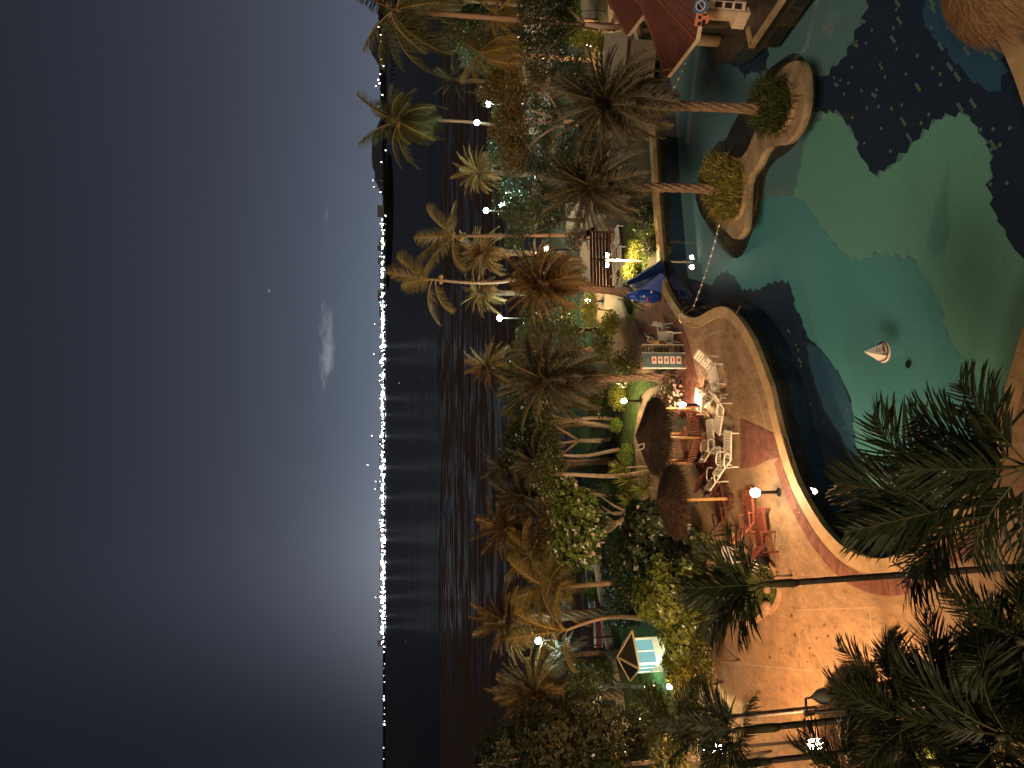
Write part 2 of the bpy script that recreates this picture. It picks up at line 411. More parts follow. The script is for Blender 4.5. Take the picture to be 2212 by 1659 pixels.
# land -----------------------------------------------------------------
land = [Vector(p) for p in ((-70, 4, 0), (70, 4, 0), (75, 78, 0), (22, 76, 0), (12, 70, 0), (3, 64, 0), (-3, 56, 0), (-8, 49.5, 0), (-13.8, 47.2, 0), (-25, 45.5, 0), (-70, 44, 0))]
mb = MB(); sheet(mb, land, 0, [pool], .7); struct('ground', mb, 'soil')
mb = MB(); sheet(mb, [Vector(p) for p in ((-3000, 42.5, 0), (3000, 42.5, 0), (3000, 232, 0), (-3000, 232, 0))], -.65); struct('mudflat', mb, 'mud')
mb = MB(); shore_ = [Vector((-260 + i * 2.6, 196 + 16 * mnoise.noise(Vector((i * .045, 3, 0))) + 7 * mnoise.noise(Vector((i * .21, 7, 0))) + 3 * mnoise.noise(Vector((i * .7, 1, 0))), 0)) for i in range(201)]; sheet(mb, [Vector((-9000, 200, 0))] + shore_ + [Vector((9000, 200, 0)), Vector((9000, 9500, 0)), Vector((-9000, 9500, 0))], -.60); struct('sea', mb, 'sea')

# pool shell -------------------------------------------------------------
WZ, FZ = -.13, -1.35
mb = MB(); sheet(mb, pool, WZ); struct('pool_water', mb, 'pool_water')
n = len(pool); mb = MB()
q = [Vector((p.x, p.y, -.01)) for p in pool] + [Vector((p.x, p.y, FZ)) for p in pool]
mb.add(q, [((i, (i + 1) % n, (i + 1) % n + n, i + n) if CCW else (i, i + n, (i + 1) % n + n, (i + 1) % n)) for i in range(n)])
struct('pool_wall', mb, 'tile_wall')
big = [g(1300, -600, FZ), g(2450, -700, FZ), g(2450, 1350, FZ), g(1700, 1350, FZ), g(1300, 700, FZ)]
mb = MB(); sheet(mb, pool, FZ); struct('pool_floor', mb, 'tile_grey')
def jag(l, z, amp=.13, step=.26, closed=True):
    """stair-stepped border of laid mosaic sheets"""
    r = resample([Vector((p.x, p.y, z)) for p in l], step, closed)
    return [Vector((round(p.x / .13) * .13 + (amp if i % 2 else -amp) * .5, round(p.y / .13) * .13 + (amp if i % 2 else -amp) * .5, z)) for i, p in enumerate(r)]
fz = FZ + .0
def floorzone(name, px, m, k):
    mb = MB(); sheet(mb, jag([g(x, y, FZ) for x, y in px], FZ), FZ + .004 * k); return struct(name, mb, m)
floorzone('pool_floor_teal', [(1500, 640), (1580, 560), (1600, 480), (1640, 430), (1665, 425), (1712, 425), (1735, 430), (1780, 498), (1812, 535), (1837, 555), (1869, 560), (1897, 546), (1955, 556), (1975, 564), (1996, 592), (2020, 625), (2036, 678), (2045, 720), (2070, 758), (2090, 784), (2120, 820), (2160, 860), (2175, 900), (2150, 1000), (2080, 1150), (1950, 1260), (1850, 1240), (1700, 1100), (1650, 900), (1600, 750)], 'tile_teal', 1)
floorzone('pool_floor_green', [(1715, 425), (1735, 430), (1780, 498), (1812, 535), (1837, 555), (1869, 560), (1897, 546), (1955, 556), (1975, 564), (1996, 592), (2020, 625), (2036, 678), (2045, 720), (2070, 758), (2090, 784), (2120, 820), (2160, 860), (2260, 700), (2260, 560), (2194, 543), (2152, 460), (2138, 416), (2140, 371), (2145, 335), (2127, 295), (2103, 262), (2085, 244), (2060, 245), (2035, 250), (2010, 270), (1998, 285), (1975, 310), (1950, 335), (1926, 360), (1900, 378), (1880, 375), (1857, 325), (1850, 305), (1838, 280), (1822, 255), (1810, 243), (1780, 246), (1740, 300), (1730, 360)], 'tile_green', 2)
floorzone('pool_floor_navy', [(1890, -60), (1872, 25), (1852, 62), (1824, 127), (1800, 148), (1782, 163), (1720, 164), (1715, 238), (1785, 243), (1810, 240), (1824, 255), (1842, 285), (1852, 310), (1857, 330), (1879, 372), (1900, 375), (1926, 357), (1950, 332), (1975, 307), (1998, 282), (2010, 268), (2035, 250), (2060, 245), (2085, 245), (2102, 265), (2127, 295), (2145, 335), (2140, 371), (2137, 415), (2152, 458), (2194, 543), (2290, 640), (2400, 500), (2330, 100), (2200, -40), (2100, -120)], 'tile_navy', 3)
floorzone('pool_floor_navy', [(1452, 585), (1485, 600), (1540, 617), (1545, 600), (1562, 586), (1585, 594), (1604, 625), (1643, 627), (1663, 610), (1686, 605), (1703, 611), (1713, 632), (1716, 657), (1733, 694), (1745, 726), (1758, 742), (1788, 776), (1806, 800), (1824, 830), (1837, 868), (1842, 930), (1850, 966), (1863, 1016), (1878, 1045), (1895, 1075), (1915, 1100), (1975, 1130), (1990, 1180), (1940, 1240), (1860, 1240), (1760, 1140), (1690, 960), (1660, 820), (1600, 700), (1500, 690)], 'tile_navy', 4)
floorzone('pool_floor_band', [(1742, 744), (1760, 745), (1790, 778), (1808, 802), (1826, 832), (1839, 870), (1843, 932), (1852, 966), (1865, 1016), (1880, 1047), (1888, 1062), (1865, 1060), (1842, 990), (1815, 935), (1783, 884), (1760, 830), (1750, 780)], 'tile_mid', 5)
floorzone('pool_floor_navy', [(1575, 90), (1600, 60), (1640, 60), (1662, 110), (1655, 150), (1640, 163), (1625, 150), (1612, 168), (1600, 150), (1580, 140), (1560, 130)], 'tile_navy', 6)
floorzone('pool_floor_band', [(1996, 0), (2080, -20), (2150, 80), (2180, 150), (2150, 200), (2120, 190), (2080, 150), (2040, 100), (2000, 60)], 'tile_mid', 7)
# stray light mosaic pieces laid among the navy
stray = MB()
spots = []
for _ in range(95):
    x = rnd(1800, 2200); y = rnd(0, 400)
    spots.append((x, y))
for _ in range(40): spots.append((rnd(1680, 1880), rnd(640, 1150)))
root = None
def inpoly(p, P):
    c = False; j = len(P) - 1
    for i in range(len(P)):
        if (P[i][1] > p[1]) != (P[j][1] > p[1]) and p[0] < (P[j][0] - P[i][0]) * (p[1] - P[i][1]) / (P[j][1] - P[i][1]) + P[i][0]: c = not c
        j = i
    return c
NAVY_A = [(1872, 0), (1824, 127), (1782, 163), (1720, 164), (1715, 238), (1810, 240), (1852, 310), (1879, 372), (1900, 375), (1998, 282), (2035, 250), (2085, 245), (2127, 295), (2145, 335), (2137, 415), (2212, 600), (2212, 250), (2170, 150), (2100, 0)]
NAVY_B = [(1640, 720), (1703, 640), (1745, 740), (1788, 790), (1830, 850), (1840, 960), (1900, 1100), (1850, 1160), (1800, 1130), (1690, 900)]
ms = MB()
k = 0
floor_tiles = bpy.data.objects['pool_floor']
sq = MB(); sq.box((0, 0, 0), (.09, .09, .012), Matrix.Rotation(.6, 3, 'Z')); sqm = sq.mesh('mosaic_tile'); sqm.materials.append(MT['tile_pale'])
sq = MB(); sq.box((0, 0, 0), (.09, .09, .012), Matrix.Rotation(.6, 3, 'Z')); sqm2 = sq.mesh('mosaic_tile'); sqm2.materials.append(MT['tile_lime'])
for x, y in spots:
    if inpoly((x, y), NAVY_A) or inpoly((x, y), NAVY_B):
        p = g(x, y, FZ + .04)
        big_ = R.random() < .2
        for q_ in range(3 if big_ else 1):
            o = obj('mosaic_tile', sqm if R.random() < .8 else sqm2, None, floor_tiles, (p.x + q_ * .10 * (1 if x > 1900 else .5), p.y + q_ * .07, p.z))

# island -------------------------------------------------------------------
isl = smoothpoly(pts([(1723, 129), (1698, 139), (1678, 161), (1670, 200), (1655, 240), (1638, 265), (1626, 295), (1614, 327), (1596, 345), (1579, 337), (1563, 325), (1548, 335), (1535, 380), (1524, 426), (1539, 450), (1552, 478), (1567, 498), (1586, 519), (1601, 508), (1609, 488), (1611, 434), (1614, 384), (1634, 362), (1648, 330), (1662, 314), (1691, 313), (1712, 298), (1732, 260), (1740, 211), (1738, 161), (1732, 139)], .05), 1)
LEDPX = [(1720, 113), (1698, 120), (1675, 140), (1658, 175), (1640, 230), (1622, 270), (1608, 300), (1592, 320), (1578, 318), (1565, 303), (1548, 307), (1530, 340), (1518, 390), (1510, 440), (1525, 480), (1542, 510), (1562, 540), (1588, 562), (1608, 548), (1626, 500), (1644, 440), (1650, 390), (1668, 350), (1700, 332), (1725, 305), (1743, 265), (1749, 211), (1747, 160), (1738, 125)]
def fix_(poly): return poly if area(poly) > 0 else poly[::-1]

isr = thing('pool_island', 'winding stone island in the pool carrying two date palms in planted beds', 'island', (0, 0, 0))
mb = MB(); sheet(mb, isl, .06, (), .3); obj('stone_deck', mb, 'island_stone', isr)
led = fix_(smoothpoly(pts(LEDPX, FZ), 1)); top_ = []
for p_ in led:
    q_ = min(isl, key=lambda v: (v.xy - p_.xy).length); top_.append(Vector((p_.x * .45 + q_.x * .55, p_.y * .45 + q_.y * .55, WZ - .06)))
mb = MB(); n_ = len(led); sheet(mb, top_, WZ - .06); mb.add(led + top_, [(i, (i + 1) % n_, (i + 1) % n_ + n_, i + n_) for i in range(n_)]); obj('submerged_ledge', mb, 'island_wet', isr)
def ring_curb(name, poly, w, z0, z1, m, parent, closed=True):
    mb = MB(); o = offset(poly, w, closed); n = len(poly)
    for i in range(n if closed else n - 1):
        j = (i + 1) % n
        a, b, c, d = poly[i], poly[j], o[j], o[i]
        vs = [Vector((p.x, p.y, z)) for z in (z0, z1) for p in (a, b, c, d)]
        mb.add(vs, [(4, 5, 6, 7), (0, 4, 7, 3), (1, 2, 6, 5), (0, 1, 5, 4), (3, 7, 6, 2)])
    return obj(name, mb, m, parent)
def fix(poly):   # clockwise lists so that a positive offset points outward
    return poly if area(poly) > 0 else poly[::-1]
bedA = fix(smoothpoly(pts([(1640, 190), (1660, 177), (1690, 178), (1712, 185), (1717, 210), (1714, 240), (1700, 270), (1680, 284), (1650, 280), (1636, 255), (1632, 220)], .07), 1))
bedB = fix(smoothpoly(pts([(1530, 345), (1560, 340), (1590, 352), (1610, 372), (1611, 400), (1609, 440), (1598, 468), (1578, 477), (1552, 465), (1535, 430), (1525, 390)], .07), 1))
for b_ in (bedA, bedB):
    ring_curb('planter_curb', b_, .10, .05, .20, 'curb', isr)
    mb = MB(); sheet(mb, b_, .12); obj('planter_soil', mb, 'soil', isr)

# terrace ----------------------------------------------------------------------
i0 = min(range(len(edge)), key=lambda i: (edge[i] - g(1428, 557)).length)
pe = edge[i0:]
outer = pts([(2110, -180), (2300, -400), (3200, -500), (3200, 2300), (2300, 2600), (1900, 2100), (1560, 1800), (1535, 1659), (1539, 1494), (1547, 1420), (1557, 1370), (1558, 1330), (1550, 1300), (1530, 1215), (1500, 1160), (1470, 1140), (1400, 1110), (1378, 1040), (1370, 960), (1352, 880), (1340, 830), (1318, 780), (1296, 700), (1262, 640), (1252, 560), (1262, 500), (1300, 480), (1340, 500), (1352, 560), (1362, 600), (1410, 590)])
terr = pe + outer
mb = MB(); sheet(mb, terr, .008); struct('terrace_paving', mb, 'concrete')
lawns = {
 'lawn': [(1290, 655), (1345, 665), (1370, 720), (1340, 760), (1300, 690)],
}
def lawn(name, px, m='lawn', z=.03, it=1):
    mb = MB(); P = smoothpoly(pts(px), it); sheet(mb, P, z, (), .04); return struct(name, mb, m), P
L1 = lawn('lawn', [(1240, 640), (1286, 720), (1306, 800), (1318, 860), (1330, 1000), (1350, 1110), (1300, 1120), (1240, 1000), (1215, 800), (1225, 660)], z=.02)
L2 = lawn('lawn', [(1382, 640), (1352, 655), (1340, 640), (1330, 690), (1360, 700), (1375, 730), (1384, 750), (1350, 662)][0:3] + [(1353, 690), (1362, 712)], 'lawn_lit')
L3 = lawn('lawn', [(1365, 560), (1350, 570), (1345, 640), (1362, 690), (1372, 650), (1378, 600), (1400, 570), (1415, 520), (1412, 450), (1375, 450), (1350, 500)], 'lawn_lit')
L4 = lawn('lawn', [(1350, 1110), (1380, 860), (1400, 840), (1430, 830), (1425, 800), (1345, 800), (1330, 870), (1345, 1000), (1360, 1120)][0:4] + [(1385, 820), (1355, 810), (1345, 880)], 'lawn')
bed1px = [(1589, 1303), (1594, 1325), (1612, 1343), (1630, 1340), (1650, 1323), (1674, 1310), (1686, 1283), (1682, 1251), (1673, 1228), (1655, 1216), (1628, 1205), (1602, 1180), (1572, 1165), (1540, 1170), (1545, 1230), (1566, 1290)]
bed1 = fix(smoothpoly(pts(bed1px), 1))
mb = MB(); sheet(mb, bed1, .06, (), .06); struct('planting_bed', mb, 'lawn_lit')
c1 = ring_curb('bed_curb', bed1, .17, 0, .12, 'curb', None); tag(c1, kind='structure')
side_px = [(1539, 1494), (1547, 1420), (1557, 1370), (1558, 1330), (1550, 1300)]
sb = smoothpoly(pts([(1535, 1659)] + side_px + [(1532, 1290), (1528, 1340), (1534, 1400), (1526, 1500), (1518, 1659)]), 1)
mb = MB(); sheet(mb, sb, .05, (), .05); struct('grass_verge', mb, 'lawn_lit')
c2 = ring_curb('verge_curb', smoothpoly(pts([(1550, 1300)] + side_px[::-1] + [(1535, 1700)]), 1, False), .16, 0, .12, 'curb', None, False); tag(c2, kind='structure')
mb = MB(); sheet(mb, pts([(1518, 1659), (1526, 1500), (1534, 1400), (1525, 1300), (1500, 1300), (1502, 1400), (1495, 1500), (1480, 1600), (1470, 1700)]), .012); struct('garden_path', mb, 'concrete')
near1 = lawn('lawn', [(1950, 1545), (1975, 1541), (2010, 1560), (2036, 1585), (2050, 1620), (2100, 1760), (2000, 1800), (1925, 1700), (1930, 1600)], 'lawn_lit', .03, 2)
near2 = lawn('lawn', [(2058, 1400), (2080, 1375), (2150, 1340), (2260, 1330), (2300, 1560), (2200, 1600), (2130, 1540), (2075, 1480)], 'lawn', .03, 2)
mb = MB(); sheet(mb, pts([(1252, -60), (1284, -60), (1292, 150), (1262, 150)]), .012); struct('garden_path', mb, 'concrete')
mb = MB(); sheet(mb, pts([(1215, 330), (1225, 520), (1262, 520), (1300, 480), (1330, 440), (1355, 300), (1385, 180), (1350, 60), (1340, -60), (1310, -60), (1320, 150), (1290, 330)]), .008); struct('garden_path', mb, 'concrete')
mb = MB(); sheet(mb, pts([(1180, 1100), (1190, 1240), (1300, 1235), (1330, 1330), (1345, 1440), (1360, 1560), (1380, 1659), (1470, 1659), (1440, 1400), (1400, 1130), (1330, 1120)]), .010); struct('lawn', mb, 'lawn')
# far-right beach lawn and pale walks behind the trees
mb = MB(); sheet(mb, pts([(1165, -60), (1185, 200), (1200, 330), (1170, 420), (1150, 420), (1150, 200), (1140, -60)]), .012); struct('promenade', mb, 'concrete')

# coping stones round the pool: each stone is its own piece
cop = tag(obj('pool_coping', MB(), 'grout'), kind='structure')
sg = -1 if CCW else 1
inner = offset(resample(edge, .55), -.035 * (1 if CCW else -1))
out_ = offset(inner, .46 * -sg if False else .46 * (1 if CCW else -1))
for i in range(len(inner) - 1):
    a, b, c, d = inner[i], inner[i + 1], out_[i + 1], out_[i]
    ce = (a + b + c + d) / 4
    if ce.y < 12 or ce.x > 24: continue
    vs = []
    for z in (-.16, .055 + rnd(0, .006)):
        for p in (a, b, c, d): 
            q_ = ce + (p - ce) * .985; vs.append((q_.x, q_.y, z))
    mm = MB(); mm.add(vs, [(4, 5, 6, 7) if not CCW else (7, 6, 5, 4), (0, 1, 5, 4), (2, 3, 7, 6), (0, 4, 7, 3), (1, 2, 6, 5)])
    obj('coping_stone', mm, 'coping', cop)
# brick soldier course outside the coping
bb = tag(obj('brick_border', MB(), 'grout'), kind='structure')
sub = [p for p in edge]
ia = min(range(len(edge)), key=lambda i: (edge[i] - g(1700, 975)).length)
ib = min(range(len(edge)), key=lambda i: (edge[i] - g(2090, 1070)).length)
bi = offset(resample(edge[ia:ib], .125), .50 * (1 if CCW else -1)); bo = offset(bi, .50 * (1 if CCW else -1))
def bricks(bi, bo, parent, z=.022, m=('brick', 'brick_b')):
    for i in range(len(bi) - 1):
        ce = (bi[i] + bi[i + 1] + bo[i + 1] + bo[i]) / 4; vs = []
        zt = z + rnd(0, .005)
        for zz in (0, zt):
            for p in (bi[i], bi[i + 1], bo[i + 1], bo[i]):
                q_ = ce + (p - ce) * .93; vs.append((q_.x, q_.y, zz))
        mm = MB(); mm.add(vs, [(4, 5, 6, 7), (7, 6, 5, 4)][:1] + [(0, 1, 5, 4), (2, 3, 7, 6), (0, 4, 7, 3), (1, 2, 6, 5)])
        obj('brick', mm, m[0] if R.random() < .6 else m[1], parent)
bricks(bi, bo, bb)
# brick band that crosses the terrace
la = [g(1696, 948), g(1660, 930), g(1620, 912), g(1600, 905)]; lb = [g(1712, 1003), g(1676, 985), g(1630, 1010), g(1600, 1012)]
la = smoothpoly(la, 1, False); lb = smoothpoly(lb, 1, False)
def band(A, B, nl, nr, parent):
    def ev(P, t):
        t *= len(P) - 1; i = min(int(t), len(P) - 2); return P[i].lerp(P[i + 1], t - i)
    for a in range(nl):
        for b in range(nr):
            q = []
            for (u, v) in ((a, b), (a + 1, b), (a + 1, b + 1), (a, b + 1)):
                q.append(ev(A, u / nl).lerp(ev(B, u / nl), v / nr))
            ce = sum(q, Vector()) / 4; vs = []
            zt = .020 + rnd(0, .005)
            for zz in (0, zt):
                for p in q: p2 = ce + (p - ce) * .94; vs.append((p2.x, p2.y, zz))
            mm = MB(); mm.add(vs, [(4, 5, 6, 7), (0, 1, 5, 4), (2, 3, 7, 6), (0, 4, 7, 3), (1, 2, 6, 5)])
            obj('brick', mm, 'brick' if R.random() < .6 else 'brick_b', parent)
bb2 = tag(obj('brick_band', MB(), 'grout'), kind='structure'); band(la, lb, 14, 8, bb2)
mb = MB(); sheet(mb, la + lb[::-1], .012); struct('brick_band_bed', mb, 'grout')
bb3 = tag(obj('brick_path', MB(), 'grout'), kind='structure')
A3 = [g(1372, 640), g(1366, 680), g(1380, 720), g(1402, 745)]; B3 = [g(1425, 630), g(1432, 680), g(1450, 720), g(1470, 750)]
band(A3, B3, 16, 9, bb3)
mb = MB(); sheet(mb, A3 + B3[::-1], .012); struct('brick_path_bed', mb, 'grout')
bb4 = tag(obj('brick_path', MB(), 'grout'), kind='structure')
A4 = [g(1450, 830), g(1455, 868), g(1470, 905)]; B4 = [g(1488, 790), g(1512, 830), g(1510, 875)]
band(A4, B4, 10, 8, bb4)
mb = MB(); sheet(mb, A4 + B4[::-1], .012); struct('brick_path_bed', mb, 'grout')
# red slab edging under the picture board
mb = MB(); sheet(mb, smoothpoly(pts([(1440, 640), (1470, 690), (1490, 740), (1500, 790), (1512, 830), (1488, 800), (1470, 750), (1445, 710), (1430, 660)]), 1), .013); struct('red_paving', mb, 'brick_b')

# joints of the terrace slabs, thin raised mortar lines
jt = MB()
def joint(a, b, w=.05, z=.0125):
    a, b = g(*a), g(*b); d = (b - a).normalized(); nrm = Vector((-d.y, d.x, 0)) * w / 2
    jt.add([(a - nrm) + Vector((0, 0, z)), (b - nrm) + Vector((0, 0, z)), (b + nrm) + Vector((0, 0, z)), (a + nrm) + Vector((0, 0, z))], [(0, 1, 2, 3)])
for a, b in (((1587, 1335), (1590, 1520)), ((1630, 1345), (1645, 1640)), ((1674, 1320), (1690, 1640)), ((1725, 1318), (1740, 1620)), ((1560, 1430), (1760, 1450)), ((1725, 1318), (1905, 1312)), ((1880, 1320), (1900, 1640)),
             ((1720, 1330), (1790, 1460)), ((1560, 930), (1600, 800)), ((1600, 905), (1560, 700)), ((1660, 930), (1580, 720)), ((1655, 925), (1640, 850)), ((1560, 930), (1640, 925)), ((1600, 660), (1580, 700)), ((1900, 1640), (2060, 1640)), ((2010, 1290), (2120, 1300)), ((1780, 1455), (1775, 1640))):
    joint(a, b)
struct('paving_joints', jt, 'concrete_line')
# pale inner kerb line parallel to the coping on the bulge
ic = offset(resample(edge[i0:ia], .4), .95 * (1 if CCW else -1)); io = offset(ic, .09 * (1 if CCW else -1))
mb = MB()
for i in range(14, len(ic) - 1): mb.add([(p.x, p.y, .0135) for p in (ic[i], ic[i + 1], io[i + 1], io[i])], [(0, 1, 2, 3)])
struct('paving_joints', mb, 'concrete_line')

# ------------------------------------------------------------------ far shore
def ridge(name, x0, x1, Y, h, m, seg=40, rough=.35, base=-2, seed=0, depth=200):
    mb = MB(); vs = []
    for i in range(seg + 1):
        t = i / seg; x = x0 + (x1 - x0) * t
        hh = h * (sin(pi * t) ** .7) * (1 - rough + rough * 2 * (mnoise.noise(Vector((t * 9 + seed, seed, 0))) * .5 + .5))
        vs += [(x, Y - depth * .3, base), (x, Y, hh), (x, Y + depth, base)]
    fs = []
    for i in range(seg):
        a = i * 3; fs += [(a, a + 3, a + 4, a + 1), (a + 1, a + 4, a + 5, a + 2)]
    mb.add(vs, fs); return struct(name, mb, m)
mb = MB(); mb.box((0, 3360, 1), (9000, 700, 7)); struct('far_shore', mb, 'far_dark')
p0, p1 = at(820, 145, 7000), at(820, 40, 7000); ridge('hill', p0.x, p1.x, 7000, 125, 'hill', rough=.1)
p0, p1 = at(820, 420, 7000), at(820, 250, 7000); ridge('hill', p0.x, p1.x, 7000, 100, 'hill', rough=.2, seed=3)
p0, p1 = at(820, 250, 7200), at(820, -100, 7200); ridge('hill', p0.x, p1.x, 7200, 45, 'hill', rough=.4, seed=5)
# dark wooded spit on the right with ragged tops
vs = []; mb = MB(); x0, x1 = at(830, 470, 2300).x, at(830, -60, 2300).x
for i in range(261):
    t = i / 260; x = x0 + (x1 - x0) * t
    hh = (5 + 15 * min(1, t * 1.6)) * (.75 + .5 * (mnoise.noise(Vector((t * 60, 0, 0))) * .5 + .5)) * (.9 + .2 * R.random())
    vs += [(x, 2290, -1), (x, 2300, hh), (x, 2420, -1)]
mb.add(vs, [f for i in range(260) for f in ((i * 3, i * 3 + 3, i * 3 + 4, i * 3 + 1), (i * 3 + 1, i * 3 + 4, i * 3 + 5, i * 3 + 2))]); struct('wooded_spit', mb, 'far_dark')
# unlit flats in front of the spit
a, b, c, d = at(838, 530, 1), at(856, 530, 1), at(856, 330, 1), at(838, 330, 1)
mb = MB(); P = [g(834, 640, -.55), g(846, 590, -.55), g(850, 470, -.55), g(850, 380, -.55), g(845, 330, -.55), g(836, 330, -.55), g(833, 450, -.55)]
sheet(mb, smoothpoly(P, 2), -.55); struct('dark_sandbar', mb, 'far_dark')
# jetty on the right
jr = thing('jetty', 'long low jetty on posts far out on the right side of the bay', 'jetty', (g(851, 85).x, g(851, 85).y, -.6))
JX = (g(851, 85).x - g(851, 200).x)
mb = MB(); mb.box((-JX / 2, 0, 3.2), (JX, 2.5, .5)); obj('deck', mb, 'far_dark', jr)
pm = MB(); pm.box((0, 0, 1.6), (.9, .9, 3.2)); pm = pm.mesh('post')
for i in range(13): obj('post', pm, 'far_dark', jr, (-JX * i / 12, 0, 0))
# towers and blocks of the town
grp = 'low buildings across the bay'
for i in range(46):
    y = rnd(420, 1395); X = at(820, y, 3050).x; h = rnd(10, 26); w = rnd(14, 46)
    mb = MB(); mb.box((0, 0, h / 2), (w, 20, h))
    o = obj('distant_building', mb, 'far_wall', None, (X, 3050 + rnd(0, 60), 4)); tag(o, 'small pale building in the lit town along the far shore', 'building', grp)
for (y, top) in ((390, 806), (404, 808), (1040, 812), (1056, 811), (1290, 812), (765, 808), (700, 810)):
    p = at(top, y, 3080); h = p.z - 4
    tr_ = thing('distant_tower', {390: 'tall slim tower at the right end of the town lights', 404: 'second slim tower beside the tall one at the right end of the town', 1040: 'thin mast above the brightest stretch of town', 1056: 'lattice mast just left of the bright stretch of town', 1290: 'thin mast near the left end of the town lights', 765: 'reddish crane mast above the middle of the town lights', 700: 'short mast in the middle of the town lights'}[y], 'tower', (p.x, 3080, 4))
    mb = MB(); mb.box((0, 0, h / 2), (3.2, 3.2, h)); obj('shaft', mb, 'far_wall', tr_)
    mb = MB(); mb.lathe([(0.01, -1.3), (1.3, 0), (.01, 1.3)], 6); obj('beacon', mb, 'shore_white', tr_, (0, -2, h + 1))
def octa(r, m):
    mb = MB(); mb.add([(r, 0, 0), (-r, 0, 0), (0, r, 0), (0, -r, 0), (0, 0, r), (0, 0, -r)], [(0, 2, 4), (2, 1, 4), (1, 3, 4), (3, 0, 4), (2, 0, 5), (1, 2, 5), (3, 1, 5), (0, 3, 5)])
    me = mb.mesh('shore_lamp'); me.materials.append(MT[m]); return me
OC = {m: octa(1, m) for m in ('shore_white', 'shore_cyan', 'shore_warm', 'flood_white')}
def lamp_dot(x, y, r, m, Y=3000):
    p = at(x, y, Y); o = bpy.data.objects.new('shore_lamp', OC[m]); COL.objects.link(o); o.location = p; o.scale = (r,) * 3
    tag(o, 'small bright lamp in the dense chain of lights on the far shore', 'lamp', 'lamps along the far shore'); return o
nl = 0
while nl < 259:
    y = rnd(478, 1395)
    dens = .55 + .45 * (mnoise.noise(Vector((y * .02, 3, 0))))
    if R.random() > dens + .25: continue
    x = 827 + rnd(-3.2, 4.0) - (3 if R.random() < .12 else 0) + (y - 900) * .002
    m = R.choices(['shore_white', 'shore_cyan', 'shore_warm'], [6, 2, 1.6])[0]
    lamp_dot(x, y, rnd(1.3, 3.6) * (1.25 if y > 1050 else 1) * (.75 if y < 560 else 1), m); nl += 1
for y in [1395 + 262 * R.random() ** 1.5 for _ in range(20)]:
    lamp_dot(829 + rnd(-1, 2), y, rnd(.7, 2.3), 'shore_warm' if R.random() < .4 else 'shore_white')
for (x, y) in ((817, 58), (822, 75), (822, 90), (823, 128), (829, 142), (821, 160), (817, 172), (820, 180), (833, 325), (824, 350), (812, 186), (826, 205), (818, 230), (833, 466), (822, 415), (836, 659), (803, 941), (794, 1005)):
    lamp_dot(x, y, rnd(1.2, 2.4), 'shore_white', 2250)
for (x, y, r) in ((826, 747, 5.5), (826, 776, 4.5), (824, 861, 5), (826, 896, 4.5), (824, 942, 5), (823, 1010, 5), (824, 1075, 5), (825, 1145, 5), (826, 1165, 6), (825, 1215, 5), (826, 1250, 5), (824, 1290, 5.5), (826, 1330, 5), (825, 1355, 5)):
    o = lamp_dot(x, y, r, 'flood_white', 2980); o['group'] = 'floodlights on the far shore'; o.name = 'flood_lamp'
    o['label'] = 'large glaring floodlight standing out of the far shore lights'

mb = MB()
for _ in range(650):
    y = rnd(470, 1395); u_ = mnoise.noise(Vector((y * .015, 9, 0)))
    if R.random() > .65 + .5 * u_: continue
    p = at(827.5 + rnd(-3.6, 4.2) + (rnd(-6, 0) if R.random() < .08 else 0), y, 3020); r = rnd(.7, 1.9)
    mb.add([p + Vector(v) * r for v in ((1, 0, 0), (-1, 0, 0), (0, -1, 0), (0, 0, 1), (0, 0, -1))], [(0, 2, 3), (2, 1, 3), (2, 0, 4), (1, 2, 4)])
tag(obj('shore_lights', mb, 'shore_white'), 'countless tiny town lights along the far shore', 'lights', kind='stuff')
# birds ---------------------------------------------------------------
for (x, y, Y, lab) in ((582, 629, 60, 'pale bird highest in the night sky above the bay'), (741, 820, 70, 'pale bird low in the sky just right of the cloud bank'), (863, 827, 80, 'pale bird flying below the town lights over dark water')):
    b = thing('seagull', lab, 'bird', at(x, y, Y), rnd(0, 3))
    mb = MB(); mb.lathe([(.005, -.13), (.04, -.05), (.045, .03), (.01, .14)], 6); obj('body', mb, 'bird', b, rot=(pi / 2, 0, 0))
    for s in (-1, 1):
        mb = MB(); mb.add([(0, -.06, .02), (s * .16, -.04, .09), (s * .30, .02, .04), (s * .16, .06, .09), (0, .06, .02)], [(0, 1, 3, 4), (1, 2, 3)]); obj('wing', mb, 'bird', b)

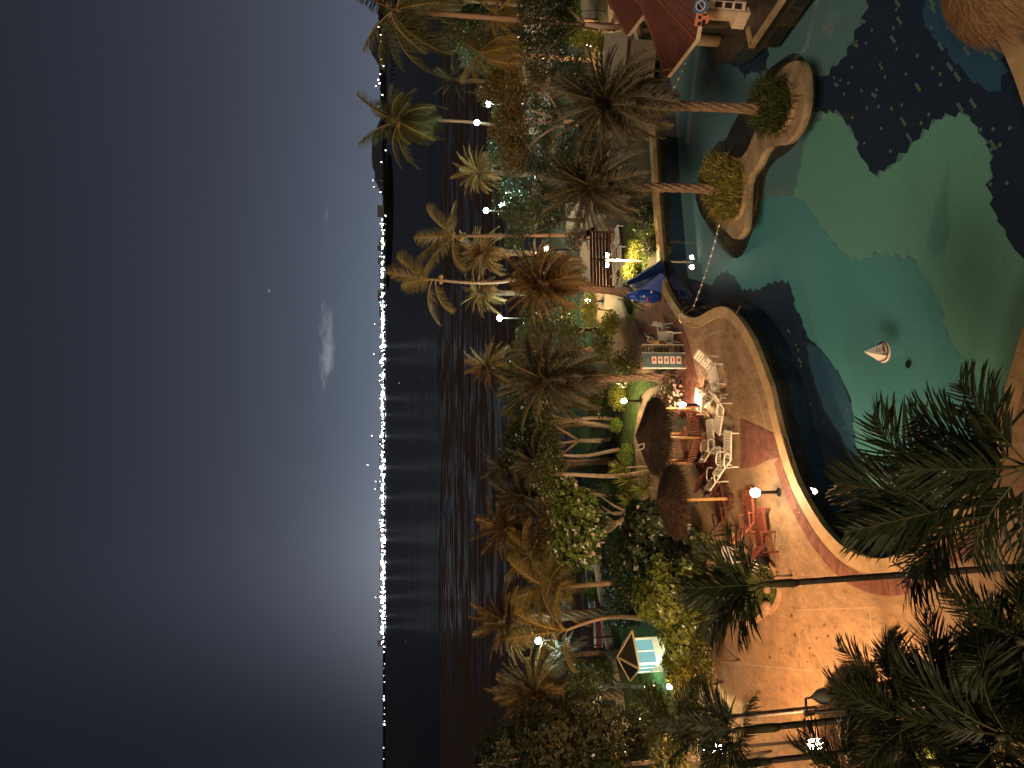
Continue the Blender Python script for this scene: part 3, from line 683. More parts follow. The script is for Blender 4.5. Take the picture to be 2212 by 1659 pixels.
# ------------------------------------------------------------------ palms
def frond_mesh(L, droop, ll, n, stiff=.35, seed=0, v=.55, w=.035, hang=.25, twist=0., bare=.14, segs=1, rr=.018, mess=0., jit=.12):
    """one pinnate leaf along +X: material 0 leaflets, 1 rachis"""
    r = random.Random(seed); mb = MB()
    P = []
    for i in range(13):
        t = i / 12; P.append(Vector((L * (t - droop * .35 * t ** 3), L * twist * t * t, -L * droop * t ** 2.1)))
    mb.cur = 1; mb.tube(P, [rr * (1 - .85 * i / 12) for i in range(13)], 4, False); mb.cur = 0
    def ev(t):
        t = min(t, .9999) * 12; i = int(t); p = P[i].lerp(P[i + 1], t - i); return p, (P[i + 1] - P[i]).normalized()
    for i in range(n):
        t = bare + (1 - bare) * (i + .5) / n
        p, d = ev(t)
        sidev = d.cross(Vector((0, 0, 1))).normalized(); upv = sidev.cross(d)
        le = ll * (sin(pi * min(1, (t * .9 + .12))) ** .55) * (.85 + .3 * r.random())
        for s in (-1, 1):
            fw = stiff + .55 * t + r.uniform(-jit, jit)
            dr = (sidev * s * (1 - .3 * fw) + d * fw + upv * (v * r.uniform(.3, 1.2) - mess * (r.random() < .35) * r.uniform(.5, 1.6)) + Vector((r.gauss(0, 1), r.gauss(0, 1), r.gauss(0, 1))) * mess * .3).normalized()
            q = p; wd = d * w * .5
            if segs == 1:
                e1 = q + dr * le * .55 - Vector((0, 0, hang * le * .18)); e2 = q + dr * le - Vector((0, 0, hang * le))
                mb.add([q - wd, q + wd, e1 + wd * .8, e1 - wd * .8, e2], [(0, 1, 2, 3), (3, 2, 4)])
            else:
                a = [q - wd * .7, q + wd * .7]
                for k in range(1, segs + 1):
                    tt = k / (segs + .6); c = q + dr * le * tt - Vector((0, 0, hang * le * tt ** 2)); a += [c - wd * (1 - .3 * tt), c + wd * (1 - .3 * tt)]
                tip = q + dr * le * (1 - .12 * hang) - Vector((0, 0, hang * le)); a.append(tip)
                mb.add(a, [(2 * k, 2 * k + 1, 2 * k + 3, 2 * k + 2) for k in range(segs)] + [(2 * segs, 2 * segs + 1, 2 * segs + 2)])
    return mb
FR = {}
def fronds(kind, mats, specs):
    out = []
    for i, sp in enumerate(specs):
        mb = frond_mesh(**sp, seed=i * 7 + 1); me = mb.mesh('frond'); 
        for q in mats: me.materials.append(MT[q])
        me.polygons.foreach_set('material_index', mb.m); out.append(me)
    FR[kind] = out
dspec = [dict(L=1, droop=dr, ll=.20, n=48, stiff=.45, v=.5, w=.019, hang=.14, jit=.26, twist=tw, rr=.014, bare=.08) for dr, tw in ((.12, 0), (.22, .05), (.32, -.05), (.45, .03), (.28, .08))]
fronds('date', ('date', 'rachis'), dspec); fronds('date_orange_lit', ('date_orange_lit', 'rachis_warm'), dspec); fronds('date_grey', ('date_grey', 'rachis'), dspec)
cspec = [dict(L=1, droop=dr, ll=.27, n=58, stiff=.3, v=.08, w=.014, hang=.75, jit=.22, twist=tw, rr=.014) for dr, tw in ((.25, 0), (.4, .12), (.6, -.1), (.75, .1), (.5, .2))]
fronds('coco', ('coco', 'rachis_warm'), cspec); fronds('coco_warm_lit', ('coco_warm_lit', 'rachis_warm'), cspec)
aspec = [dict(L=1, droop=dr, ll=.42, n=44, stiff=.6, v=.38, w=.030, hang=.38, twist=tw, rr=.011, segs=2, bare=.2, mess=.4) for dr, tw in ((.15, 0), (.3, .1), (.45, -.1), (.6, .05), (.35, -.15))]
fronds('areca', ('areca', 'rachis_green'), aspec)
def palm(name, label, base, crown, kind, nf, L, trunk_r, bark, lean=0, group=None, elev=(75, -35), seed=0, dirs=None, coconuts=0, scaly=True, skirt=None, fall=None):
    r = random.Random(seed + 100); base = Vector(base); crown = Vector(crown)
    t = thing(name, label, 'palm tree', base, 0, group)
    c = crown - base; pt = []; rr = []
    ns = 22 if scaly else 14
    for i in range(ns + 1):
        u = i / ns; side_ = sin(pi * u) * lean
        pt.append(Vector((c.x * u + side_, c.y * u, c.z * u)))
        rr.append(trunk_r * ((1.35 - .35 * min(1, u * 4)) if u < .25 else 1) * (1 if scaly else (1 - .35 * u)))
    mb = MB()
    if scaly: mb.tube(pt, rr, 12, True, lambda i, k: 1.1 if (i + k) % 2 else .86)
    else: mb.tube(pt, rr, 9, True, lambda i, k: 1.04 if i % 2 else .97)
    obj('trunk', mb, bark, t, smooth=not scaly)
    M_ = FR[kind]
    if dirs is None:
        dirs = []
        for i in range(nf):
            u = (i + .5) / nf; e = elev[0] + (elev[1] - elev[0]) * u ** .85 + r.uniform(-9, 9)
            dirs.append((i * 137.5 + r.uniform(-20, 20), e, L * r.uniform(.70, 1.12)))
        for q_ in range(nf // 9): dirs.append((r.uniform(0, 360), r.uniform(-85, -50), L * r.uniform(.5, .8)))
    for (a, e, l) in dirs:
        idx = 0 if e > 50 else (r.choice([1, 2, 4]) if e > 0 else r.choice([2, 3]))
        o = obj('frond', M_[idx], None, t, c + Vector((0, 0, r.uniform(-.15, .15))))
        o.rotation_euler = (r.uniform(-.25, .25), -radians(e), radians(a)); o.scale = (l, l, l)
    if bark != 'none' and scaly:      # swollen ring of cut leaf bases under the crown
        mb = MB(); mb.lathe([(trunk_r * .9, -.5), (trunk_r * 1.5, -.25), (trunk_r * 1.55, .05), (trunk_r * .6, .3)], 11); obj('crown_base', mb, 'bark_palm', t, c)
    if coconuts:
        mb = MB()
        for i in range(coconuts):
            a = r.uniform(0, 6.3); q = Vector((cos(a) * .26, sin(a) * .26, -.25 - r.random() * .35))
            mb.lathe([(.01, -.14), (.10, -.08), (.12, .02), (.07, .11), (.01, .14)], 8, q)
        o = obj('coconut_cluster', mb, 'coconut', t, c, smooth=True)
    return t
def place(cx, cy, bx=None, by=None, Y=None):
    """crown and foot from survey points: foot on the ground, crown at the same distance"""
    if bx is not None: b = g(bx, by); 
    else:
        b = Vector((at(cx, cy, Y).x, Y, 0))
    return b, at(cx, cy, b.y)
def pl(cx, cy, bx=None, by=None, Y=None): return place(cx, cy, bx, by, Y)
b, c = pl(1318, 222, 1662, 236); palm('date_palm', 'broad date palm on the right end of the pool island, its crown over the water', b, c, 'date', 92, 2.4, .17, 'bark_palm', seed=1, elev=(80, -62))
b, c = pl(1278, 402, 1560, 408); palm('date_palm', 'dark date palm rising from the lit sedge bed on the pool island', b, c, 'date', 88, 2.55, .18, 'bark_palm', seed=2, elev=(80, -62))
b, c = pl(1172, 612, 1362, 634); palm('date_palm', 'orange lit date palm standing behind the blue slide', b, c, 'date_orange_lit', 108, 2.7, .19, 'bark_coco', seed=3, elev=(75, -70))
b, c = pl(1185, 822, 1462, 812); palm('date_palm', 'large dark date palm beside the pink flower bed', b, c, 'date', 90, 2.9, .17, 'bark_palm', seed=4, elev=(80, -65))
b, c = pl(1035, 372, Y=63); palm('date_palm', 'smaller date palm with warm tips in front of the mudflat on the right', b, c, 'date_orange_lit', 60, 2.5, .2, 'bark_palm', seed=5)
b, c = pl(1040, 632, Y=60); palm('date_palm', 'date palm right of the white beach floodlight', b, c, 'date_orange_lit', 57, 2.1, .2, 'bark_palm', seed=6)
b, c = pl(1045, 545, Y=58); palm('date_palm', 'date palm between the two tall thin coconut palms', b, c, 'date_orange_lit', 54, 2.4, .2, 'bark_palm', seed=7)
b, c = pl(1060, 792, Y=57); palm('date_palm', 'brown date palm against the mudflat left of the white floodlight', b, c, 'date_orange_lit', 60, 2.3, .2, 'bark_palm', seed=8)
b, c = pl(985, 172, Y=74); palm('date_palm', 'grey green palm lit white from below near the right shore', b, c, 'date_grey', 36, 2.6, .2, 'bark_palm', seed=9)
b, c = pl(1100, 1343, 1312, 1322); palm('date_palm', 'orange lit date palm with a stout trunk at the beach wall', b, c, 'date_orange_lit', 75, 2.7, .27, 'bark_palm', seed=10, elev=(80, -40))
b, c = pl(1165, 1495, 1345, 1503); palm('date_palm', 'orange lit windswept date palm right of the tall dark tree', b, c, 'date_orange_lit', 81, 3.1, .22, 'bark_palm', seed=11, elev=(85, -50))
b, c = pl(1095, 1140, Y=50); palm('date_palm', 'brown feathery palm above the white flowering tree', b, c, 'date_orange_lit', 51, 2.6, .2, 'bark_palm', seed=12)
b, c = pl(1095, 1010, Y=52); palm('date_palm', 'dark scruffy palm by the mudflat in the middle', b, c, 'date', 44, 2.3, .2, 'bark_palm', seed=13)
b, c = pl(1130, 1070, Y=49); palm('date_palm', 'dark drooping palm behind the white flowering tree', b, c, 'date', 50, 2.6, .2, 'bark_palm', seed=14)
b, c = pl(1150, 1195, Y=47); palm('coconut_palm', 'low coconut palm beside the white flowering tree with a tan leaf sheath', b, c, 'coco_warm_lit', 18, 2.7, .13, 'bark_coco', seed=15, scaly=False)
b, c = pl(1165, 560, Y=53); palm('date_palm', 'green brown palm crown between the trunks of the thin palms', b, c, 'date', 42, 2.0, .18, 'bark_palm', seed=16)
b, c = pl(1165, 1000, Y=45); palm('date_palm', 'dim spiky palm over the pale trunks behind the big thatched shelter', b, c, 'date', 47, 2.2, .18, 'bark_palm', seed=17)
b, c = pl(1140, 920, Y=47); palm('coconut_palm', 'dim coconut palm behind the large dark date palm', b, c, 'coco', 16, 2.7, .12, 'bark_pale', seed=18, scaly=False)
CG = None
b, c = pl(862, 262, 1180, 292); palm('coconut_palm', 'tall coconut palm with a full round crown reaching the skyline', b, c, 'coco', 36, 3.9, .17, 'bark_coco', lean=.5, seed=20, elev=(80, -55), scaly=False)
b, c = pl(985, 510, 1262, 507); palm('coconut_palm', 'thin upright coconut palm with a few bowed fronds and a white banded trunk', b, c, 'coco_warm_lit', 10, 3.3, .14, 'bark_coco', seed=21, scaly=False, coconuts=5,
     dirs=[(20, 60, 3.2), (150, 55, 3.6), (200, 20, 3.0), (95, 82, 3.3), (0, 30, 2.6), (260, 50, 2.8), (170, 75, 3.2), (60, 40, 2.6)])
b, c = pl(938, 604, 1225, 574); palm('coconut_palm', 'curved thin coconut palm with only a few fronds before the town lights', b, c, 'coco_warm_lit', 8, 3.6, .14, 'bark_coco', lean=-.7, seed=22, scaly=False, coconuts=5,
     dirs=[(60, 84, 4.0), (175, 25, 3.6), (100, 62, 3.4), (30, 66, 3.6), (185, 5, 3.0), (250, 70, 3.2)])
b, c = pl(852, 22, Y=46); palm('coconut_palm', 'coconut palm cut by the right edge with long hanging fronds', b, c, 'coco', 18, 4.4, .2, 'bark_coco', seed=23, scaly=False, elev=(75, -45))
b, c = pl(905, -8, Y=56); palm('coconut_palm', 'second coconut palm at the right edge with an orange trunk', b, c, 'coco', 16, 3.6, .2, 'bark_coco', seed=24, scaly=False, elev=(60, -60))
b, c = pl(1040, 114, Y=50); palm('coconut_palm', 'short coconut palm with arching golden stems right of the round dark tree', b, c, 'coco_warm_lit', 16, 2.9, .14, 'bark_coco', seed=25, scaly=False, elev=(70, -50))
b, c = pl(1078, 30, Y=49); palm('coconut_palm', 'short coconut palm by the right edge above the round dark tree', b, c, 'coco_warm_lit', 14, 2.8, .15, 'bark_coco', seed=26, scaly=False)
b, c = pl(1190, 1270, 1360, 1257); palm('coconut_palm', 'coconut palm with an orange fruit cluster and sheath behind the big leafy tree', b, c, 'coco_warm_lit', 14, 2.9, .16, 'bark_coco', seed=27, scaly=False, coconuts=9, elev=(80, -10))
b, c = pl(1222, 1362, 1392, 1337); palm('coconut_palm', 'young coconut palm with arching golden lit fronds and a curved trunk', b, c, 'coco_warm_lit', 9, 3.1, .12, 'bark_coco', lean=.35, seed=28, scaly=False,
     dirs=[(120, 70, 3.6), (20, 50, 3.2), (60, 75, 3.0), (190, 25, 2.2), (340, 40, 2.6), (250, 60, 2.4), (90, 40, 3.0)])
b, c = pl(1160, 755, Y=49); palm('date_palm', 'olive palm crown between the orange palm and the large dark palm', b, c, 'date', 39, 2.2, .18, 'bark_palm', seed=29)
b, c = pl(1225, 1415, Y=44); palm('date_palm', 'pale green palm low behind the kiosk', b, c, 'date', 36, 1.7, .15, 'bark_palm', seed=30)
# palms that reach up in front of the balcony
def nearpalm(label, cx, cy, Y, dirs, r=.05, seed=0, shaft=True, kind='areca'):
    c = at(cx, cy, Y); b = Vector((c.x + .15, c.y, 0)); rr = random.Random(seed)
    t = thing('areca_palm', label, 'palm tree', b)
    cl = c - b
    mb = MB(); mb.tube([Vector((cl.x * u, cl.y * u, cl.z * u)) for u in [i / 30 for i in range(31)]], [r * (1.3 - .3 * u / 30) * (1.06 if u % 2 else .97) for u in range(31)], 9); obj('trunk', mb, 'bark_dark', t, smooth=True)
    if shaft:
        mb = MB(); mb.tube([cl + Vector((0, 0, z)) for z in (-.55, -.45, -.2, .05, .2)], [r * 1.15, r * 1.5, r * 1.45, r * 1.1, r * .5], 9); obj('crownshaft', mb, 'rachis_green', t, smooth=True)
    for (a, e, l) in dirs:
        o = obj('frond', FR[kind][0 if e > 65 else rr.choice([1, 2, 4]) if e > 15 else rr.choice([2, 3, 1])], None, t, cl + Vector((0, 0, .05)))
        o.rotation_euler = (rr.uniform(-.3, .3), -radians(e), radians(a)); o.scale = (l, l, l)
    return t
def ringdirs(n, L, seed, e0=70, e1=-25, a0=0):
    r = random.Random(seed); return [(a0 + i * 137.5, e0 + (e1 - e0) * (i + .5) / n + r.uniform(-8, 8), L * r.uniform(.85, 1.1)) for i in range(n)]
nearpalm('feathery palm with long fronds reaching over the left corner of the pool', 2103, 1088, 8.6, [(75, 60, 1.75), (110, 40, 1.6), (50, 45, 1.8), (150, 35, 1.7), (168, 48, 1.2), (130, 68, 1.6)], .045, 1)
nearpalm('slender palm whose fan of leaves stands over the flower bed', 1662, 1262, 13.0, [(100, 80, 1.6), (40, 66, 1.4), (150, 62, 1.55), (200, 68, 1.35), (10, 50, 1.25), (175, 45, 1.25), (120, 70, 1.5)], .055, 2)
nearpalm('slim palm with bowed fronds at the lower left of the terrace', 1614, 1576, 11.5, [(165, 60, 1.0), (95, 70, 1.05), (60, 62, 1.0), (190, 40, .95), (30, 50, .95), (240, 45, .8), (330, 20, .8)], .05, 3)
nearpalm('dark leafy palm filling the lower left of the view', 1990, 1560, 8.0, ringdirs(15, 1.02, 4, 75, -25, 20), .05, 4)
nearpalm('dark leafy palm in the middle of the near clump', 2095, 1475, 8.2, ringdirs(16, 1.05, 5, 75, -25, 60), .05, 5)
nearpalm('near palm in the clump touching the lower edge', 2235, 1385, 6.6, ringdirs(14, .90, 6, 70, -20, 0), .05, 6)
nearpalm('near palm in the clump rising at the bottom right of it', 2235, 1010, 6.5, [(90, 60, 1.3), (120, 35, 1.3), (60, 35, 1.4), (150, 30, 1.2), (30, 25, 1.2), (100, 80, 1.2), (180, 20, 1.1), (75, 12, 1.2)], .045, 7)
nearpalm('near palm low in the left corner under the others', 2190, 1590, 6.8, ringdirs(16, 1.15, 8, 70, -20, 40), .05, 8)
nearpalm('palm in the near clump just right of the slim bell lamp post', 1935, 1480, 9.0, ringdirs(12, .85, 9, 78, -20, 130), .045, 9)
nearpalm('palm with drooping leaves at the far lower left edge', 1850, 1668, 9.0, ringdirs(12, .95, 10, 75, -15, 10), .045, 10)
nearpalm('small palm leaning over the path left of the terrace', 1520, 1585, 15.0, ringdirs(9, 1.0, 11, 75, 0, 80), .05, 11)

nearpalm('dark drooping palm over the grass verge at the left of the terrace', 1470, 1560, 19.0, ringdirs(12, 1.35, 12, 70, -30, 10), .06, 12)
nearpalm('dark palm with bowed leaves right under the glaring lantern', 1600, 1650, 12.5, ringdirs(10, 1.0, 13, 70, -10, 50), .05, 13)
# ------------------------------------------------------------------ broad-leaved trees and shrubs
def leafcloud(blobs, n, size, seed=0, shell=.55, up=.5, shape=1.9, rosette=0, mb=None):
    r = random.Random(seed); mb = mb or MB()
    wts = [b[3] * b[4] * b[5] for b in blobs]
    for i in range(n):
        bx, by, bz, ax, ay, az_ = r.choices(blobs, wts)[0]
        while True:
            d = Vector((r.gauss(0, 1), r.gauss(0, 1), r.gauss(0, 1)))
            if d.length > .01: break
        d.normalize(); rad = 1 - shell * r.random() ** 1.6
        k = .82 + .36 * (mnoise.noise(Vector((d.x * 2.3 + seed, d.y * 2.3, d.z * 2.3 + bx))) * .5 + .5)
        p = Vector((bx + d.x * ax * rad * k, by + d.y * ay * rad * k, bz + d.z * az_ * rad * k))
        if rosette:
            axis = (d + Vector((0, 0, up)) + Vector((r.uniform(-.4, .4), r.uniform(-.4, .4), 0))).normalized()
            s1_ = axis.orthogonal().normalized(); s2_ = axis.cross(s1_); ph = r.uniform(0, 6.3)
            for j in range(rosette):
                a = ph + 2 * pi * j / rosette; dirn = (s1_ * cos(a) + s2_ * sin(a)) * .9 + axis * r.uniform(.1, .55)
                L_ = size * r.uniform(.75, 1.15); side_ = dirn.cross(axis).normalized() * L_ / shape / 2
                mb.add([p, p + dirn * L_ * .5 + side_, p + dirn * L_ - axis * L_ * .12, p + dirn * L_ * .5 - side_], [(0, 1, 2, 3)])
        else:
            dirn = Vector((r.gauss(0, 1), r.gauss(0, 1), r.gauss(0, .6) + .1)).normalized()
            nn = (d * .8 + Vector((r.gauss(0, .6), r.gauss(0, .6), up + r.gauss(0, .4)))).normalized()
            side_ = dirn.cross(nn)
            if side_.length < .05: continue
            L_ = size * r.uniform(.65, 1.25); side_ = side_.normalized() * L_ / shape / 2
            mb.add([p, p + dirn * L_ * .5 + side_, p + dirn * L_, p + dirn * L_ * .5 - side_], [(0, 1, 2, 3)])
    return mb
def tree(name, label, base, blobs, n, size, leaf, bark='bark_dark', cat='tree', seed=0, trunk=True, rosette=0, shell=.55, tr=.14, core=None, flowers=0, fm='petal', fs=.14):
    t = thing(name, label, cat, base); r = random.Random(seed)
    if trunk:
        mb = MB(); fork = Vector((0, 0, min(b_[2] for b_ in blobs) * .5))
        mb.tube([Vector((0, 0, -.05)), Vector((r.uniform(-.1, .1), 0, fork.z * .5)), fork], [tr * 1.3, tr, tr * .85], 8)
        obj('trunk', mb, bark, t, smooth=True)
        for b_ in blobs:
            mb = MB(); e = Vector(b_[:3]); m_ = fork.lerp(e, .5) + Vector((r.uniform(-.2, .2), r.uniform(-.2, .2), r.uniform(-.1, .3)))
            for q_ in range(2):
                e2 = e + Vector((r.uniform(-.5, .5) * b_[3], r.uniform(-.5, .5) * b_[4], r.uniform(-.1, .4) * b_[5]))
                mb.tube([fork, m_, e2], [tr * .7, tr * .45, tr * .12], 6)
            obj('limb', mb, bark, t, smooth=True)
    o = obj('crown', leafcloud(blobs, n, size, seed, shell, rosette=rosette), leaf, t)
    if flowers:
        mb = leafcloud([(b_[0], b_[1], b_[2], b_[3] * 1.03, b_[4] * 1.03, b_[5] * 1.03) for b_ in blobs], flowers, fs, seed + 5, .06, up=1.2, shape=1.2, rosette=5); obj('blossom', mb, fm, t)
    return t
def scr(cx, cy, Y, rx, rv, ry=None):
    """blob whose outline is rx wide (upright) and rv tall in survey units"""
    p = at(cx, cy, Y); k = (p - Vector((0, 0, CH))).dot(F_) / FOC
    return (p.x, p.y, p.z, rx * k, (ry or (rx * k)), rv * k)
def treeS(name, label, Y, scrs, **k):
    bl = [scr(cx, cy, Y + dy, rx, rv) for (cx, cy, rx, rv, dy) in scrs]
    bx = sum(b_[0] for b_ in bl) / len(bl)
    base = Vector((bx, Y, 0)); bl = [(b_[0] - base.x, b_[1] - base.y, b_[2], b_[3], min(b_[4], 2.6), b_[5]) for b_ in bl]
    return tree(name, label, base, bl, **k)
treeS('round_tree', 'dense dark round tree under the right edge behind the red roofs', 44, [(1170, 40, 70, 58, 0), (1175, 115, 55, 52, 0), (1185, -20, 60, 60, 0)], n=9000, size=.17, leaf='leaf_dark', seed=31, shell=.3, bark='bark_pale')
treeS('leafy_tree', 'brown leafed spreading tree with pink forked branches by the coconut trunk', 50, [(1105, 215, 45, 40, 0), (1100, 280, 50, 45, 0), (1110, 340, 40, 36, 0), (1165, 160, 40, 32, -2)], n=9000, size=.19, leaf='leaf_brown', seed=32, shell=.6, bark='bark_pale')
treeS('leafy_tree', 'olive tree between the right palms and the water', 58, [(1000, 70, 45, 50, 0), (1060, 120, 40, 45, 0), (1020, 5, 50, 50, 0)], n=7000, size=.2, leaf='leaf_mid', seed=33, shell=.6)
treeS('leafy_tree', 'brown tipped shrubby tree on the right above the round dark tree', 52, [(1090, 175, 45, 42, 0), (1060, 200, 30, 32, 0)], n=4500, size=.2, leaf='leaf_brown', seed=34, shell=.6)
treeS('flowering_tree', 'frangipani with clusters of white blossom left of the thatched shelters', 40.5, [(1210, 1050, 35, 34, 0), (1240, 1105, 55, 55, 0), (1235, 1170, 50, 50, 0), (1275, 1135, 50, 32, 0), (1265, 1200, 28, 32, 0)], n=1500, size=.27, leaf='leaf_glossy', seed=35, rosette=6, shell=.5, bark='bark_pale', flowers=130, fs=.16)
treeS('leafy_tree', 'large glossy tree right half of the long canopy beside the thatched shelters', 33, [(1400, 1130, 50, 60, 0), (1440, 1190, 65, 62, 0), (1390, 1215, 55, 50, 0), (1480, 1160, 32, 30, -1), (1370, 1180, 40, 36, 0)], n=1900, size=.27, leaf='leaf_dark', seed=36, rosette=6, shell=.5, bark='bark_pale', flowers=40, fs=.13)
treeS('leafy_tree', 'large yellow green tree left half of the long canopy in front of the kiosk', 31, [(1430, 1290, 62, 62, 0), (1474, 1365, 58, 50, 0), (1476, 1440, 52, 42, 0), (1480, 1250, 40, 34, -1), (1495, 1320, 40, 26, -1), (1425, 1235, 34, 30, 0)], n=2300, size=.27, leaf='leaf_glossy', seed=37, rosette=6, shell=.5, bark='bark_pale')
treeS('leafy_tree', 'tall dark tree at the left edge reaching up before the black water', 32, [(1080, 1610, 52, 55, 0), (1170, 1590, 80, 75, 0), (1280, 1600, 90, 85, 0), (1250, 1530, 45, 55, 0), (1370, 1590, 70, 70, 0), (1040, 1655, 30, 26, 0), (1180, 1670, 70, 80, 0)], n=6500, size=.17, leaf='leaf_deep', seed=38, rosette=4, shell=.6, bark='bark_pale')
treeS('garden_tree', 'yellow green shrubby tree right of the white banded palm trunk', 52, [(1130, 465, 45, 42, 0), (1170, 455, 30, 32, 0), (1110, 520, 30, 26, 0), (1090, 440, 34, 30, 0)], n=5200, size=.17, leaf='leaf_mid', seed=39, shell=.6)
treeS('garden_tree', 'dim green tree between the large palm and the lawn behind it', 46, [(1150, 900, 45, 40, 0), (1120, 960, 45, 40, 0), (1180, 1000, 45, 36, 0)], n=5200, size=.19, leaf='leaf_dark', seed=40, shell=.6, bark='bark_pale')
treeS('garden_tree', 'low green tree behind the two pink trunks and topiary', 50, [(1160, 970, 60, 30, 0), (1105, 860, 30, 28, 0), (1130, 890, 36, 32, 0)], n=4200, size=.18, leaf='leaf_mid', seed=41, shell=.6)
treeS('garden_tree', 'dark bushy tree under the orange palm', 47, [(1150, 700, 50, 36, 0), (1215, 690, 50, 30, 0), (1230, 740, 46, 36, -2)], n=5200, size=.16, leaf='leaf_mid', seed=42, shell=.6)
treeS('garden_tree', 'olive tree low between the mudflat and the frangipani', 46, [(1190, 1110, 60, 32, 0), (1165, 1180, 40, 34, 0), (1210, 1250, 50, 32, 0)], n=4500, size=.18, leaf='leaf_brown', seed=43, shell=.6)
treeS('garden_tree', 'dark shrub tree behind the island palms', 42, [(1215, 400, 70, 36, 0), (1230, 330, 60, 30, 0), (1190, 460, 40, 30, 0)], n=5200, size=.16, leaf='leaf_dark', seed=44, shell=.6)
treeS('garden_tree', 'shrub tree left of the kiosk behind the tall dark tree', 40, [(1260, 1480, 50, 34, 0), (1300, 1450, 36, 26, 3)], n=3200, size=.17, leaf='leaf_mid', seed=45, shell=.6)
treeS('pine_tree', 'small grey green feathery tree in front of the water on the right', 62, [(1030, 120, 34, 42, 0), (1010, 100, 22, 26, 0)], n=4000, size=.16, leaf='date_grey', seed=46, shell=.8)
treeS('garden_tree', 'dim bush over the beach right of the tall coconut trunk', 60, [(1085, 235, 40, 26, 0), (1075, 330, 40, 26, 0), (1110, 400, 50, 32, -3)], n=3600, size=.17, leaf='leaf_dark', seed=47, shell=.6)
treeS('garden_tree', 'low dark bush behind the small brown date palm', 54, [(1120, 800, 50, 26, 0), (1135, 740, 40, 26, 0)], n=3000, size=.17, leaf='leaf_mid', seed=48, shell=.6)
# shrubs
def shrub(label, cx, cy, Y, rx, rv, n, size, leaf, seed, name='shrub', flowers=0, fm='petal', dz=0):
    bl = scr(cx, cy, Y, rx, rv); base = Vector((bl[0], Y, 0))
    return tree(name, label, base, [(0, 0, max(bl[2], bl[5] * .8), bl[3], min(bl[4], 1.5), bl[5])], n=n, size=size, leaf=leaf, seed=seed, cat='shrub', trunk=True, tr=.04, shell=.7, flowers=flowers, fm=fm, fs=.10)
shrub('round clipped topiary ball right of the pair of pale trunks', 1331, 919, 43, 17, 13, 1300, .09, 'leaf_lime', 51, 'topiary')
shrub('oval clipped topiary behind the large thatched shelter', 1353, 981, 41.5, 25, 15, 1600, .09, 'leaf_lime', 52, 'topiary')
shrub('oval dark clipped topiary lit yellow underneath, right of the island palms', 1180, 305, 52, 30, 20, 2200, .12, 'leaf_mid', 53, 'topiary')
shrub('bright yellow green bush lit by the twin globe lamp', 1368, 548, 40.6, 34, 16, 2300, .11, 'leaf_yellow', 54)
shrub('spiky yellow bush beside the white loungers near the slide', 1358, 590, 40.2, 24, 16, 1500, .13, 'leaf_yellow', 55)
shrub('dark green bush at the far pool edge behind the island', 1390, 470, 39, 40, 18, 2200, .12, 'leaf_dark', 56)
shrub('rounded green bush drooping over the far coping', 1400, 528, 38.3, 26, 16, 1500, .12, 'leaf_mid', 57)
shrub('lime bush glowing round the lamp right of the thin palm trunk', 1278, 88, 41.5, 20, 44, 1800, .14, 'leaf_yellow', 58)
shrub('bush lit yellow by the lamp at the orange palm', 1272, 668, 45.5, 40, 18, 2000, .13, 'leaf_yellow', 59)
shrub('pink and white flowering bush beside the large date palm foot', 1462, 860, 34.8, 42, 26, 2200, .11, 'leaf_mid', 60, 'flower_bush', 230, 'petal_pink')
shrub('small green bush at the foot of the picture board', 1440, 775, 36.5, 28, 22, 1300, .13, 'leaf_mid', 61)
shrub('dark leafy bush left of the picture board by the path', 1345, 795, 40.5, 40, 30, 2200, .15, 'leaf_mid', 62)
shrub('yellow lit bush behind the lamp at the thatched shelter', 1335, 858, 43, 30, 20, 1800, .13, 'leaf_yellow', 63)
shrub('glossy dark bush in front of the single pole umbrella', 1520, 1180, 28.6, 30, 26, 1800, .13, 'leaf_mid', 64)
shrub('small bush beside the striped cushion in the flower bed', 1650, 1245, 24.6, 24, 16, 1100, .10, 'leaf_mid', 65)
shrub('yellow lit bush round the lamp at the path left of the canopy', 1475, 1478, 30, 40, 26, 1900, .15, 'leaf_yellow', 66)
shrub('bright lime plant poking in at the bottom edge by the near clump', 2212, 1300, 12, 45, 25, 380, .16, 'leaf_yellow', 67)
shrub('pale green shrub on the sand beyond the hedge', 1275, 1275, 48.5, 26, 16, 1200, .14, 'leaf_lime', 68)
shrub('pale shrub by the beach path left of the pale trunk', 1305, 1455, 44, 26, 20, 1300, .13, 'leaf_lime', 69)
shrub('flowering shrub with pink dots behind the white loungers near the lamp post', 1240, 515, 47, 26, 22, 1400, .12, 'leaf_mid', 70, 'flower_bush', 90, 'petal_pink')
shrub('dim ground bush under the tall dark tree at the left edge', 1420, 1540, 30, 60, 30, 2200, .16, 'leaf_dark', 71)
shrub('dim bush near the left edge below the dark tree', 1450, 1640, 26, 50, 40, 2000, .16, 'leaf_mid', 72)
shrub('green bush on the grass verge beside the terrace corner', 1515, 1430, 28.5, 55, 16, 1800, .13, 'leaf_mid', 73)
shrub('dim bush between the right island palm crown and the shed', 1245, 165, 44, 50, 26, 2600, .15, 'leaf_dark', 74)
shrub('dim bush behind the right island palm crown', 1262, 260, 43, 60, 24, 2600, .15, 'leaf_dark', 75)
shrub('dark bush between the two island palm crowns', 1290, 325, 41, 40, 22, 2200, .14, 'leaf_dark', 76)
shrub('dark bush behind the left island palm crown', 1300, 430, 41, 34, 20, 1800, .14, 'leaf_dark', 77)
shrub('lime bush in front of the pale wall far right', 1240, 60, 45, 40, 20, 2000, .14, 'leaf_lime', 78)
shrub('dim bush right of the pair of pale trunks', 1290, 860, 46, 50, 24, 2400, .15, 'leaf_mid', 79)
